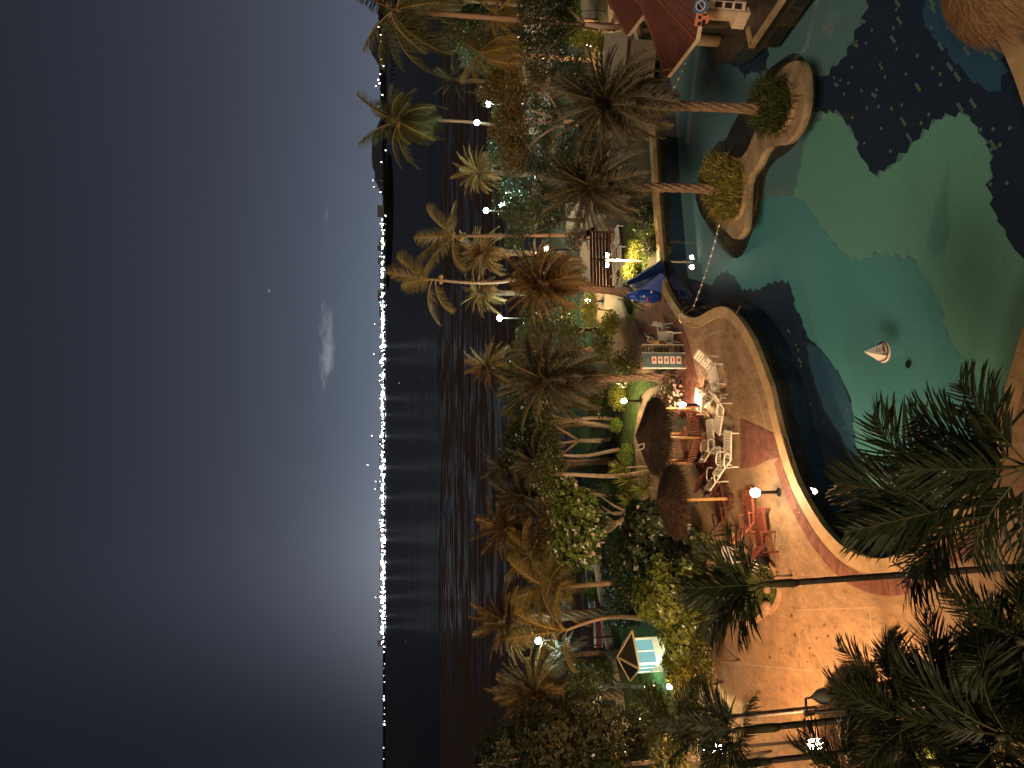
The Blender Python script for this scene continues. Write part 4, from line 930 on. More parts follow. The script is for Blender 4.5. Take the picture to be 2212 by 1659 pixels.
shrub('dim bush behind the oval topiary', 1300, 1000, 46, 50, 26, 2400, .15, 'leaf_dark', 80)
shrub('dim bush left of the yuccas under the frangipani', 1320, 1110, 43, 46, 24, 2400, .15, 'leaf_dark', 81)
treeS('garden_tree', 'dim leafy tree in front of the beach restaurant', 54, [(1150, 225, 45, 28, 0), (1170, 290, 40, 24, 0), (1150, 170, 30, 26, 0)], n=3600, size=.17, leaf='leaf_mid', seed=90, shell=.7)
treeS('garden_tree', 'dark leafy tree between the oval topiary and the green lit bushes', 49, [(1170, 370, 50, 30, 0), (1185, 430, 40, 26, 0)], n=3400, size=.17, leaf='leaf_dark', seed=91, shell=.7)
shrub('dim bush on the path between the orange palm and the large dark palm', 1300, 740, 45, 44, 22, 2200, .15, 'leaf_mid', 92)
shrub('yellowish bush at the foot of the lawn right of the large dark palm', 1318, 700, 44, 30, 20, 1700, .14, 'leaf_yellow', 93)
shrub('dark bush under the brown leafed spreading tree', 1195, 235, 50, 40, 22, 2000, .15, 'leaf_dark', 94)
shrub('dim bush beside the far right lamp and path', 1225, 20, 47, 50, 26, 2200, .15, 'leaf_mid', 95)
def spiky(name, label, p, n, L, w, leaf, seed, h=.0, spread=1.0, cat='plant', stem=0.):
    t = thing(name, label, cat, p); r = random.Random(seed); mb = MB()
    for i in range(n):
        a = r.uniform(0, 6.28); e = r.uniform(.15, 1.35); l = L * r.uniform(.7, 1.15)
        d = Vector((cos(a) * cos(e), sin(a) * cos(e), sin(e))); s_ = Vector((-sin(a), cos(a), 0)) * w
        q = Vector((0, 0, stem)); m_ = q + d * l * .55 + Vector((0, 0, .04)); tip = q + d * l - Vector((0, 0, l * .25 * (1 - sin(e))))
        mb.add([q - s_ * .5, q + s_ * .5, m_ + s_, m_ - s_, tip], [(0, 1, 2, 3), (3, 2, 4)])
    obj('leaves', mb, leaf, t)
    if stem:
        mb = MB(); mb.tube([(0, 0, 0), (.05, 0, stem * .5), (0, 0, stem)], [.05, .04, .035], 6); obj('stem', mb, 'bark_pale', t)
    return t
for i, (x, y, lab) in enumerate(((1366, 1036, 'bright yucca rosette upper one left of the big thatched roof'), (1372, 1080, 'bright yucca rosette between the roofs and the frangipani'), (1400, 1055, 'yucca low behind the smaller thatched roof'), (1352, 1010, 'small yucca right behind the big thatched roof'))):
    p = at(x, y, 39.0 - i * .4); spiky('yucca', lab, (p.x, p.y, 0), 70, 1.05, .035, 'leaf_yellow', 80 + i, stem=max(.2, p.z))
# the two sedge beds on the island
def sedge(name, label, poly, n, L, leaf, seed, z=.12):
    r = random.Random(seed); mb = MB(); xs = [p.x for p in poly]; ys = [p.y for p in poly]; c = sum(poly, Vector()) / len(poly); k = 0
    P2 = [(p.x, p.y) for p in poly]
    while k < n:
        x, y = r.uniform(min(xs), max(xs)), r.uniform(min(ys), max(ys))
        if not inpoly((x, y), P2): continue
        k += 1; q = Vector((x, y, z)); hump = 1 - ((q - c).length / max((p - c).length for p in poly)) ** 2
        for j in range(6):
            a = r.uniform(0, 6.28); l = L * r.uniform(.35, 1.15) * (.62 + .4 * max(0, hump)); e = r.uniform(.3, 1.4)
            d = Vector((cos(a) * cos(e), sin(a) * cos(e), sin(e))); s_ = Vector((-sin(a), cos(a), 0)) * .020
            m_ = q + d * l * .6; tip = q + d * l + Vector((cos(a), sin(a), 0)) * l * .25 - Vector((0, 0, l * .28))
            mb.add([q - s_, q + s_, m_ + s_, m_ - s_, tip], [(0, 1, 2, 3), (3, 2, 4)])
    o = obj(name, mb, leaf); o['label'] = label; o['category'] = 'plant'; return o
sedge('ornamental_grass', 'dark mounded grass round the right island palm', bedA, 420, .85, 'sedge_dark', 5)
sedge('ornamental_grass', 'golden lit spiky grass round the left island palm', bedB, 380, .8, 'sedge', 6)
def turf(name, poly, n, L, leaf, seed, z=.03):
    r = random.Random(seed); mb = MB(); xs = [p.x for p in poly]; ys = [p.y for p in poly]; P2 = [(p.x, p.y) for p in poly]; k = 0
    while k < n:
        x, y = r.uniform(min(xs), max(xs)), r.uniform(min(ys), max(ys))
        if not inpoly((x, y), P2): continue
        k += 1
        for j in range(3):
            a = r.uniform(0, 6.28); q = Vector((x + r.uniform(-.04, .04), y + r.uniform(-.04, .04), z)); s_ = Vector((-sin(a), cos(a), 0)) * .008
            mb.add([q - s_, q + s_, q + Vector((cos(a) * L * .6, sin(a) * L * .6, L * r.uniform(.6, 1.2)))], [(0, 1, 2)])
    return tag(obj(name, mb, leaf), 'short mown grass blades', 'grass', kind='stuff')
turf('grass', bed1, 5000, .07, 'grass_blade', 1, .06); turf('grass', near1[1], 6000, .05, 'grass_blade', 2); turf('grass', near2[1], 5000, .05, 'grass_blade', 3); turf('grass', sb, 3500, .09, 'grass_blade', 4, .05)
turf('grass', L3[1], 5000, .09, 'grass_blade', 5)
# hedge
def hedge(label, a, b, h, w, n, leaf, seed):
    a, b = Vector(a), Vector(b); c = (a + b) / 2; L_ = (b - a).length; r = random.Random(seed)
    t = thing('hedge', label, 'hedge', (c.x, c.y, 0), atan2(b.y - a.y, b.x - a.x))
    mb = MB(); mb.box((0, 0, h * .45), (L_ * .97, w * .8, h * .9)); obj('branches', mb, 'soil', t)
    mb = MB()
    for i in range(n):
        f = r.random()
        if f < .5: p = Vector((r.uniform(-L_ / 2, L_ / 2), r.uniform(-w / 2, w / 2), h + r.uniform(-.06, .06))); nn = Vector((0, 0, 1))
        elif f < .9: p = Vector((r.uniform(-L_ / 2, L_ / 2), -w / 2 + r.uniform(-.05, .05), r.uniform(0, h))); nn = Vector((0, -1, .2))
        else: p = Vector((r.choice((-1, 1)) * L_ / 2, r.uniform(-w / 2, w / 2), r.uniform(0, h))); nn = Vector((1, 0, .3))
        d = Vector((r.gauss(0, 1), r.gauss(0, 1), r.gauss(0, 1))).normalized(); nn = (nn + Vector((r.gauss(0, .5),) * 3)).normalized(); s_ = d.cross(nn).normalized() * .035
        mb.add([p, p + d * .07 + s_, p + d * .14, p + d * .07 - s_], [(0, 1, 2, 3)])
    obj('foliage', mb, leaf, t); return t
hedge('long clipped dark hedge behind the large tree, right of the kiosk', g(1360, 1350), g(1345, 1180), 1.1, 2.6, 6500, 'leaf_dark', 1)
hedge('short clipped hedge block on the wall left of the red deck boat', g(1322, 1462), g(1318, 1400), .9, 1.0, 2000, 'leaf_dark', 2)
# beach wall: capping stones one by one
bw = thing('beach_wall', 'low stone wall between the garden lawn and the beach', 'wall')
wl = smoothpoly([g(1298, 1200), g(1305, 1260), g(1322, 1380), g(1336, 1450), g(1352, 1530), g(1370, 1640)], 1, False)
ws = resample(wl, .5); wo_ = offset(ws, .42)
for i in range(len(ws) - 1):
    ce = (ws[i] + ws[i + 1] + wo_[i] + wo_[i + 1]) / 4; vs = []; zt = .42 + rnd(-.02, .02)
    for zz in (-.6, zt):
        for p in (ws[i], ws[i + 1], wo_[i + 1], wo_[i]): p2 = ce + (p - ce) * .95; vs.append((p2.x, p2.y, zz))
    mm = MB(); mm.add(vs, [(4, 5, 6, 7), (0, 1, 5, 4), (2, 3, 7, 6), (0, 4, 7, 3), (1, 2, 6, 5)]); obj('stone', mm, 'wall_stone', bw)

# ------------------------------------------------------------------ lamps
WARM = (1, .62, .30)
def bollard(label, x, y, h=.95, power=110, col=WARM, m='lamp_warm', r=.075, radius=.11):
    p = g(x, y); t = thing('bollard_lamp', label, 'lamp', p)
    mb = MB(); mb.lathe([(.16, 0), (.16, .03), (.07, .05)], 12); mb.tube([(0, 0, .04), (0, 0, h - .18)], .055, 10); obj('post', mb, 'black_metal', t, smooth=False)
    mb = MB(); mb.lathe([(.01, h + r), (r * .7, h + r * .75), (r, h), (r * .8, h - r * .8), (.05, h - .16)], 12); obj('lantern', mb, m, t, smooth=True)
    light('lamp_light', t, (0, 0, h + .02 + r), power, col, radius); return t
bollard('bollard lamp glaring on the terrace beside the pool brick border', 1683, 1063, .92, 190, (1, .62, .32), 'lamp_hot', .16)
bollard('bollard lamp between the flower bush and the big thatched shelter', 1512, 874, .85, 130, (1, .62, .32), 'lamp_hot', .12)
bollard('bollard lamp on the lawn behind the big thatched shelter', 1385, 866, 1.0, 150, (1, .78, .32), 'lamp_hot', .13)
bollard('bollard lamp on the lawn under the orange lit palm', 1302, 651, 1.0, 200, (1, .72, .28), 'lamp_hot', .14)
bollard('bollard lamp far right by the lime bush', 1300, 100, .9, 120, (1, .72, .30), 'lamp_hot', .14)
bollard('small lamp near the eave of the far red roof', 1390, 125, .8, 60, (1, .85, .7), 'lamp_hot', .10)
bollard('lamp half hidden in the bush at the path left of the canopy', 1520, 1478, 1.6, 260, (1, .78, .3), 'lamp_hot', .11)
bollard('small lamp in the shrubs right of the white banded trunk', 1250, 540, 2.4, 260, (1, .62, .34), 'lamp_hot', .16)
# twin globe lamp with black caps at the far pool edge
p = g(1398, 564)
t = thing('twin_lamp_post', 'white lamp post with two black capped globes among the lit bushes by the slide', 'lamp post', p)
mb = MB(); mb.tube([(0, 0, 0), (0, 0, .3), (0, 0, 2.35)], [.09, .055, .05], 10); obj('post', mb, 'lamp_post_white', t, smooth=True)
mb = MB(); mb.bar((-.28, 0, 2.3), (.28, 0, 2.3), .04); mb.lathe([(.02, 2.75), (.05, 2.65), (.03, 2.3)], 8); obj('cross_arm', mb, 'black_metal', t)
for s in (-1, 1):
    mb = MB(); mb.lathe([(.01, -.13), (.09, -.10), (.13, 0), (.10, .08)], 12, (s * .26, 0, 2.26)); gl = obj('globe', mb, 'lamp_hot', t, smooth=True)
    mb = MB(); mb.lathe([(.19, .05), (.17, .12), (.08, .18), (.03, .27), (.01, .3)], 12, (s * .26, 0, 2.26)); obj('cap', mb, 'black_metal', t)
    L_ = light('lamp_light', t, (s * .26, 0, 2.08), 10, (1, .78, .42), .1); L_.data = bpy.data.lights.new('lamp_light', 'SPOT'); L_.data.energy = 620; L_.data.color = (1, .76, .40); L_.data.spot_size = radians(105); L_.data.spot_blend = .6; L_.data.shadow_soft_size = .12
# lantern at the left edge that floods the terrace
p = at(1548, 1617, 22.5); t = thing('garden_lantern', 'glaring orange garden lantern at the left edge of the terrace', 'lamp post', (p.x, p.y, 0))
mb = MB(); mb.tube([(0, 0, 0), (0, 0, p.z - .2)], .05, 8); obj('post', mb, 'black_metal', t)
mb = MB(); mb.lathe([(.01, -.2), (.14, -.15), (.17, .05), (.05, .2)], 12, (0, 0, p.z)); obj('lantern', mb, 'lamp_hot', t, smooth=True)
light('lamp_light', t, (0.35, -.4, p.z + .9), 760, (1, .47, .17), .25)
p = at(1761, 1607, 19); t = thing('garden_lantern', 'white lantern behind the palm leaves left of the grey bell lamp', 'lamp post', (p.x, p.y, 0))
mb = MB(); mb.tube([(0, 0, 0), (0, 0, p.z - .2)], .05, 8); obj('post', mb, 'iron', t)
mb = MB(); mb.lathe([(.10, -.2), (.13, -.16), (.15, .08), (.10, .16), (.01, .18)], 8, (0, 0, p.z)); obj('lantern', mb, 'lamp_hot', t)
light('lamp_light', t, (0, -.3, p.z), 420, (1, .60, .28), .18)
p = at(1525, 1620, 24); t = thing('garden_lantern', 'faint small lantern beside the glaring one at the left edge', 'lamp post', (p.x, p.y, 0))
mb = MB(); mb.tube([(0, 0, 0), (0, 0, p.z - .1)], .03, 8); obj('post', mb, 'iron', t)
mb = MB(); mb.lathe([(.01, -.08), (.06, 0), (.01, .08)], 8, (0, 0, p.z)); obj('lantern', mb, 'lamp_hot', t)
# goose-neck bell lamp
pz = at(1742, 1540, 15.5); t = thing('gooseneck_lamp', 'unlit grey bell lamp on an angled arm over the terrace', 'lamp post', (pz.x, pz.y, 0))
h = pz.z
mb = MB(); mb.tube([(0, 0, 0), (0, 0, h)], [.06, .045], 10); obj('post', mb, 'iron', t, smooth=True)
mb = MB(); mb.bar((0, 0, h), (.32, 0, h + .02), .04); mb.bar((.32, 0, h), (.33, 0, h - .18), .035); mb.bar((0, 0, h - .18), (-.02, 0, h + .05), .09); mb.bar((.02, 0, h - .12), (.14, 0, h - .45), .025); obj('arm', mb, 'iron', t)
mb = MB(); mb.lathe([(.03, 0), (.06, -.05), (.15, -.16), (.19, -.32), (.185, -.33), (.13, -.17)], 14, (.335, 0, h - .12)); obj('shade', mb, 'shade_grey', t, smooth=True)
# floodlights on the beach side
for (x, y, Y, pw, lab) in ((1079, 687, 58, 200, 'bright white floodlight between the orange palm and the brown palm'), (1084, 443, 58, 150, 'lower white floodlight in the green bushes right of the thin palms'), (1050, 455, 60, 80, 'upper white floodlight in the green bushes right of the thin palms'),
                           (1055, 225, 57, 150, 'blue white floodlight right of the tall coconut trunk'), (1030, 265, 60, 80, 'blue white floodlight close against the tall coconut trunk'), (1163, 1384, 45, 70, 'white light behind the fronds of the young coconut palm')):
    p = at(x, y, Y); t = thing('flood_lamp', lab, 'lamp', (p.x, p.y, 0))
    mb = MB(); mb.tube([(0, 0, 0), (0, 0, p.z - .15)], .05, 6); obj('post', mb, 'iron', t)
    mb = MB(); mb.lathe([(.01, -.22), (.2, -.1), (.2, .1), (.01, .22)], 10, (0, 0, p.z)); obj('head', mb, 'lamp_cool', t)
    light('lamp_light', t, (0, -.6, p.z - .2), pw, (.62, 1, .88), .2)

# ------------------------------------------------------------------ loungers
def white_lounger():
    t = thing('white_lounger', 'x', 'lounger', (0, 0, 0), 0, 'white plastic loungers on the terrace')
    mb = MB(); mb.box((.42, 0, .30), (1.15, .05, .05)); 
    fr = MB()
    for s in (-1, 1): fr.bar((-.15, s * .30, .32), (1.0, s * .30, .32), .05, .05)
    fr.bar((1.0, -.3, .32), (1.0, .3, .32), .06, .05)
    obj('seat_frame', fr, 'white_plastic', t)
    sm = MB(); sm.box((0, 0, 0), (.085, .54, .022)); sm = sm.mesh('slat')
    for i in range(10): obj('slat', sm, 'white_plastic', t, (-.06 + i * .112, 0, .335))
    th = radians(38); d = Vector((-cos(th), 0, sin(th)))
    bk = thing_part = MB()
    for s in (-1, 1): bk.bar(Vector((-.15, s * .29, .33)), Vector((-.15, s * .29, .33)) + d * .72, .06, .05)
    bk.bar(Vector((-.15, -.3, .33)) + d * .74, Vector((-.15, .3, .33)) + d * .74, .10, .05)
    b_ = obj('backrest', bk, 'white_plastic', t)
    for i in range(6): 
        o = obj('slat', sm, 'white_plastic', b_, Vector((-.15, 0, .335)) + d * (.08 + i * .115)); o.rotation_euler = (0, th, 0)
    for s in (-1, 1):
        mb = MB(); q = [(-.42, s * .34, .36), (-.40, s * .36, .58), (-.28, s * .37, .64), (.05, s * .37, .62), (.16, s * .36, .52), (.12, s * .34, .33)]
        mb.tube(q, .028, 6); obj('armrest', mb, 'white_plastic', t, smooth=True)
    lm = MB(); lm.tube([(0, 0, 0), (0, 0, .32)], [.032, .028], 6); lm = lm.mesh('leg')
    for x in (-.4, .95):
        for s in (-1, 1): obj('leg', lm, 'white_plastic', t, (x, s * .31, 0))
    return t
wl0 = white_lounger()
WL = [(1552, 958, 10, 'white lounger at the right of the pair beside the bamboo shelter posts'), (1588, 985, -2, 'white lounger with raised back nearest the pool in the left group'), (1566, 1018, 4, 'white lounger with raised back leaning toward the wooden chairs'),
      (1550, 795, -150, 'white lounger at the right end of the right hand group'), (1562, 838, 20, 'white lounger in the middle of the right hand group'), (1538, 866, 75, 'white lounger on the far side of the right hand group by the flowers'), (1572, 885, 160, 'white lounger glaring from the lamp at the left end of the right hand group'),
      (1346, 525, 15, 'white lounger by the wooden hut right of the lamp post'), (1350, 570, 5, 'white lounger behind the lit bushes left of the lamp post'), (1356, 606, -10, 'white lounger nearest the palm trunk above the slide')]
for i, (x, y, a, lab) in enumerate(WL):
    p = g(x, y); o = wl0 if i == 0 else copy_tree(wl0)
    o.location = (p.x, p.y, .01); o.rotation_euler = (0, 0, radians(a)); o['label'] = lab
def plastic_chair(label, x, y, a, m='grey_plastic'):
    p = g(x, y); t = thing('plastic_chair', label, 'chair', (p.x, p.y, .01), radians(a), 'plastic chairs by the picture board')
    mb = MB(); mb.box((0, 0, .42), (.46, .46, .03)); obj('seat', mb, m, t)
    mb = MB(); mb.box((-.27, 0, .70), (.03, .44, .52), Matrix.Rotation(-.2, 3, 'Y')); obj('backrest', mb, m, t)
    for s in (-1, 1): mb = MB(); mb.tube([(-.25, s * .26, .62), (.18, s * .27, .64), (.24, s * .26, .42)], .022, 6); obj('armrest', mb, 'white_plastic', t)
    for sx_ in (-1, 1):
        for s in (-1, 1): mb = MB(); mb.tube([(sx_ * .24, s * .24, 0), (sx_ * .2, s * .2, .42)], .022, 5); obj('leg', mb, 'white_plastic', t)
    return t
plastic_chair('grey plastic chair with raised armrest on the dark paving', 1452, 712, 200); plastic_chair('grey striped plastic chair behind the picture board', 1430, 735, 150); plastic_chair('grey plastic chair left of the picture board', 1452, 792, 20)
plastic_chair('small pale chair between the picture board and the slide', 1468, 728, 260)
def wood_lounger(m):
    t = thing('wooden_lounger', 'x', 'lounger', (0, 0, 0), 0, 'slatted wooden loungers under the small umbrella')
    for s in (-1, 1):
        mb = MB(); mb.bar((-.05, s * .32, .32), (1.15, s * .32, .26), .04, .09); obj('side_rail', mb, m, t)
        mb = MB(); mb.bar((-.35, s * .36, .52), (.35, s * .36, .50), .07, .03); mb.bar((.3, s * .36, .5), (.32, s * .36, 0), .05, .05); obj('armrest', mb, m, t)
    sm = MB(); sm.box((0, 0, 0), (.055, .62, .02)); sm = sm.mesh('slat')
    for i in range(14): obj('slat', sm, m, t, (0 + i * .082, 0, .355 - i * .004))
    th = radians(48); d = Vector((-cos(th), 0, sin(th)))
    mb = MB()
    for s in (-1, 1): mb.bar(Vector((0, s * .30, .33)), Vector((0, s * .30, .33)) + d * .85, .04, .06)
    b_ = obj('backrest', mb, m, t)
    for i in range(8): o = obj('slat', sm, m, b_, Vector((0, 0, .34)) + d * (.08 + i * .10)); o.rotation_euler = (0, th, 0)
    for x in (-.3, 1.05):
        for s in (-1, 1): mb = MB(); mb.bar((x, s * .32, 0), (x, s * .32, .45 if x < 0 else .28), .05, .05); obj('leg', mb, m, t)
    return t
WW = [('wood_dark', 1562, 1050, 14, 'dark slatted wooden lounger behind the bamboo pole'), ('wood_dark', 1580, 1122, 28, 'dark slatted wooden lounger under the small umbrella near the bush'), ('wood_red', 1640, 1130, 16, 'red brown wooden lounger seen between the lamp and the stool'), ('wood_bright', 1668, 1175, 22, 'bright red wooden lounger nearest the terrace lamp and littered leaves'), ('wood_dark', 1545, 1028, 60, 'dark slatted lounger half behind the white loungers')]
for m, x, y, a, lab in WW:
    t = wood_lounger(m); t.scale = (1.15,) * 3; p = g(x, y); t.location = (p.x, p.y, .01); t.rotation_euler = (0, 0, radians(a)); t['label'] = lab

# ------------------------------------------------------------------ thatched umbrellas
def thatch(label, c, r, rim, apex, straw='straw', core='thatch', n=2600, seed=0, posts=(), postr=.05, name='thatched_umbrella', pm='bamboo', dome=.25, L=.5, sides=24):
    t = thing(name, label, 'umbrella', (c[0], c[1], 0)); rr = random.Random(seed)
    def H(u): return rim + (apex - rim) * ((1 - u) ** (1 + .12 - dome * .3) + dome * .4 * sin(pi * (1 - u)) * .5)
    mb = MB(); mb.lathe([(r * u, H(u)) for u in (1, .8, .6, .4, .2, .02)] + [(r * .9, rim - .03), (r, rim)][:0], sides)
    mb.lathe([(r, rim), (r * .5, rim + (apex - rim) * .4), (.02, apex - .1)], sides); o = obj('roof', mb, core, t, smooth=True)
    mb = MB()
    for i in range(n):
        u = sqrt(rr.random()); a = rr.uniform(0, 6.283); z = H(u) + .02
        u2 = u + L * rr.uniform(.5, 1.1) / r; slope = (H(min(u, .98)) - H(min(u, .98) + .02)) / .02
        z2 = z - slope * (u2 - u) + rr.uniform(-.06, .13) - max(0, u2 - 1) * .5; a2 = a + rr.uniform(-.08, .08)
        p1 = Vector((cos(a) * u * r, sin(a) * u * r, z + rr.uniform(0, .04))); p2 = Vector((cos(a2) * u2 * r, sin(a2) * u2 * r, z2)); w_ = Vector((-sin(a), cos(a), 0)) * .016
        mb.add([p1 - w_, p1 + w_, p2], [(0, 1, 2)])
    obj('straw', mb, straw, t)
    mb = MB()
    for i in range(int(r * 420)):
        a = rr.uniform(0, 6.283); ro = r * rr.uniform(.9, 1.0); z = H(min(1, ro / r)) + .02; ln = rr.uniform(.12, .42) * (1.25 if mnoise.noise(Vector((a * 4, seed, 0))) > 0 else .8)
        p1 = Vector((cos(a) * ro, sin(a) * ro, z)); a2 = a + rr.gauss(0, .03); p2 = Vector((cos(a2) * (ro + ln * .55), sin(a2) * (ro + ln * .55), z - ln * .8)); w_ = Vector((-sin(a), cos(a), 0)) * .014
        mb.add([p1 - w_, p1 + w_, p2], [(0, 1, 2)])
    obj('fringe', mb, straw, t)
    for (x, y, h_) in posts:
        mb = MB(); mb.tube([(x, y, h_ * k / 8) for k in range(9)], [postr * (1.12 if k % 2 else 1) for k in range(9)], 8); obj('post', mb, pm, t, smooth=True)
    return t
C1 = Vector((at(1378, 942, 32.5).x, 32.5, 0))
p1s = [(1.35 * cos(a), 1.35 * sin(a), 2.1) for a in [radians(-90 + 60 * k) for k in range(6)]]
T1 = thatch('large thatched shelter on six bamboo posts over the bench ring', C1, 1.72, 2.05, 2.95, seed=1, posts=p1s, n=4200, L=.36, dome=.0)
C2 = g(1581, 1077); C2.y += .0
T2 = thatch('smaller thatched umbrella on one bamboo pole over wooden loungers', C2, 1.38, 2.55, 3.12, seed=2, posts=[(0, 0, 2.9)], postr=.065, n=3600, dome=.1, L=.34)
mb = MB(); mb.lathe([(.22, 0), (.22, .22), (.01, .22)], 10); obj('pole_base', mb, 'wood_dark', T2)
C3 = Vector((at(1700, 1600, 17.0).x, 17.0, 0))
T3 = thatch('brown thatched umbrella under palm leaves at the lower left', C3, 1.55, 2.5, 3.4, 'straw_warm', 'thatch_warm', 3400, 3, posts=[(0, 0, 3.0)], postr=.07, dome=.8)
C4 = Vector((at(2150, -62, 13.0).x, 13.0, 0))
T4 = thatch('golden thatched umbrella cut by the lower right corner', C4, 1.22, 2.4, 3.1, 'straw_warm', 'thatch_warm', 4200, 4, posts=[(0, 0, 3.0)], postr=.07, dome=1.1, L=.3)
# white lantern frame on the large roof
p = at(1376, 968, 32.2); t = tag(obj('roof_tag', MB(), 'white_plastic'), 'small white rectangular frame lying on the large thatched roof', 'frame')
mb = MB()
for a_, b_ in (((-.22, -.13), (.22, -.13)), ((.22, -.13), (.22, .13)), ((.22, .13), (-.22, .13)), ((-.22, .13), (-.22, -.13))): mb.bar((*a_, 0), (*b_, 0), .05, .03)
t.data = mb.mesh('roof_tag'); t.data.materials.append(MT['white_plastic']); t.location = C1 + Vector((-.45, -.35, 2.86)); t.rotation_euler = (.35, -.45, 1.9)
# bench ring and table under the large shelter
br = thing('bench_ring', 'hexagonal ring of slatted red brown benches under the large thatched shelter', 'bench', (C1.x, C1.y, .012))
for k in range(6):
    if k == 2: continue
    a0 = radians(-90 + 60 * k); a1 = a0 + radians(60); m_ = 'wood_red' if k in (0, 3, 5) else 'wood_dark'
    o0, o1 = Vector((cos(a0), sin(a0), 0)), Vector((cos(a1), sin(a1), 0))
    for j in range(4):
        rr_ = .88 + j * .11; mb = MB(); mb.bar(o0 * rr_ + Vector((0, 0, .42)), o1 * rr_ + Vector((0, 0, .42)), .085, .03); obj('seat_slat', mb, m_, br)
    nb = (o0 + o1).normalized()
    for j in range(9):
        q = o0.lerp(o1, (j + .5) / 9) * 1.25; mb = MB(); mb.bar(q + Vector((0, 0, .45)), q * 1.10 + Vector((0, 0, .85)), .07, .02, up=(o1 - o0)); obj('back_slat', mb, m_, br)
    mb = MB(); mb.bar(o0 * 1.36 + Vector((0, 0, .86)), o1 * 1.36 + Vector((0, 0, .86)), .05, .05); obj('back_rail', mb, m_, br)
    mb = MB(); mb.box(o0 * 1.0 + Vector((0, 0, .2)), (.09, .09, .4)); mb.box(o1 * 1.2 + Vector((0, 0, .2)), (.08, .08, .4)); obj('leg', mb, m_, br)
tb = thing('cafe_table', 'dark round table in the middle of the bench ring', 'table', (C1.x, C1.y, .012))
mb = MB(); mb.lathe([(.01, .70), (.38, .70), (.38, .66), (.01, .66)], 8); obj('tabletop', mb, 'wood_dark', tb)
mb = MB(); mb.tube([(0, 0, 0), (0, 0, .67)], .06, 8); mb.lathe([(.25, 0), (.25, .04), (.01, .06)], 8); obj('pedestal', mb, 'black_metal', tb)
# low wooden hut by the lamp post
p = g(1350, 545); hut = thing('wooden_bench_hut', 'low dark red wooden slatted shelter wall behind the white loungers', 'shelter', (p.x, p.y + 1.2, 0), .08)
for j in range(7): mb = MB(); mb.box((0, .9 - j * .0, .25 + j * .2), (3.4, .05, .15)); obj('plank', mb, 'wood_dark', hut)
for x in (-1.7, 1.7, 0): mb = MB(); mb.box((x, .98, .75), (.1, .1, 1.5)); obj('post', mb, 'wood_red', hut)
mb = MB(); mb.box((0, .4, .42), (3.3, .5, .05)); obj('seat', mb, 'wood_red', hut)

# ------------------------------------------------------------------ picture board
p = g(1482, 779); t = thing('notice_board', 'teal upright board with a column of six picture cards beside the pink flower bush', 'notice board', (p.x, p.y, .01), radians(8))
for s_ in (-.36, .36): mb = MB(); mb.bar((s_, .03, 0), (s_, .03, 2.12), .05); obj('post', mb, 'paint_white' if s_ < 0 else 'grey_plastic', t)
mb = MB(); mb.box((0, 0, 1.12), (.64, .04, 1.86)); obj('panel', mb, 'board_teal', t)
for i in range(6):
    z = .36 + i * .30
    mb = MB(); mb.box((.02, -.03, z), (.34, .02, .22)); cd = obj('card', mb, 'card_white' if i < 5 else 'board_teal', t)
    mb = MB(); c_ = Vector((.02, -.045, z))
    if i == 0: q = [(.085 * cos(a), 0, .085 * sin(a)) for a in [k * pi / 6 for k in range(12)]]
    elif i == 1: q = [(.12 * cos(a), 0, .04 * sin(a)) for a in [k * pi / 6 for k in range(12)]]
    elif i == 2: q = [(-.08, 0, -.06), (.08, 0, -.06), (.05, 0, .06), (-.08, 0, .06)]
    else: q = [(-.05, 0, -.04), (.04, 0, -.06), (.07, 0, .02), (0, 0, .08), (-.06, 0, .03)]
    mb.add([c_ + Vector(v) for v in q], [tuple(range(len(q)))]); obj('picture', mb, 'card_brown' if i in (2, 5) else 'card_red', cd)
p = g(1478, 755); t = thing('steel_rack', 'tall bare steel rack with cross bars holding pool toys right of the picture board', 'rack', (p.x, p.y, .01), radians(8))
for s_ in (-.22, .22): mb = MB(); mb.bar((s_, 0, 0), (s_, 0, 2.05), .035); mb.bar((s_, .4, 0), (s_, .4, 2.05), .035); obj('post', mb, 'grey_plastic', t)
for k in range(6):
    z = .25 + k * .35; mb = MB(); mb.bar((-.22, 0, z), (.22, 0, z), .03); mb.bar((-.22, .4, z), (.22, .4, z), .03); mb.bar((-.22, 0, z), (-.22, .4, z), .03); mb.bar((.22, 0, z), (.22, .4, z), .03); obj('cross_bar', mb, 'iron', t)
p = g(1440, 740); t = thing('basket', 'orange wicker basket on a wooden block behind the steel rack', 'basket', (p.x, p.y, .45))
mb = MB(); mb.lathe([(.01, 0), (.14, 0), (.2, .25), (.17, .25), (.12, .04), (.01, .03)], 12); obj('bowl', mb, 'bamboo', t)
mb = MB(); mb.lathe([(.21, .24), (.22, .27), (.2, .29)], 12); obj('rim', mb, 'thatch_warm', t)
mb = MB(); mb.box((0, 0, -.225), (.3, .3, .45)); obj('stand', mb, 'wood_dark', t)

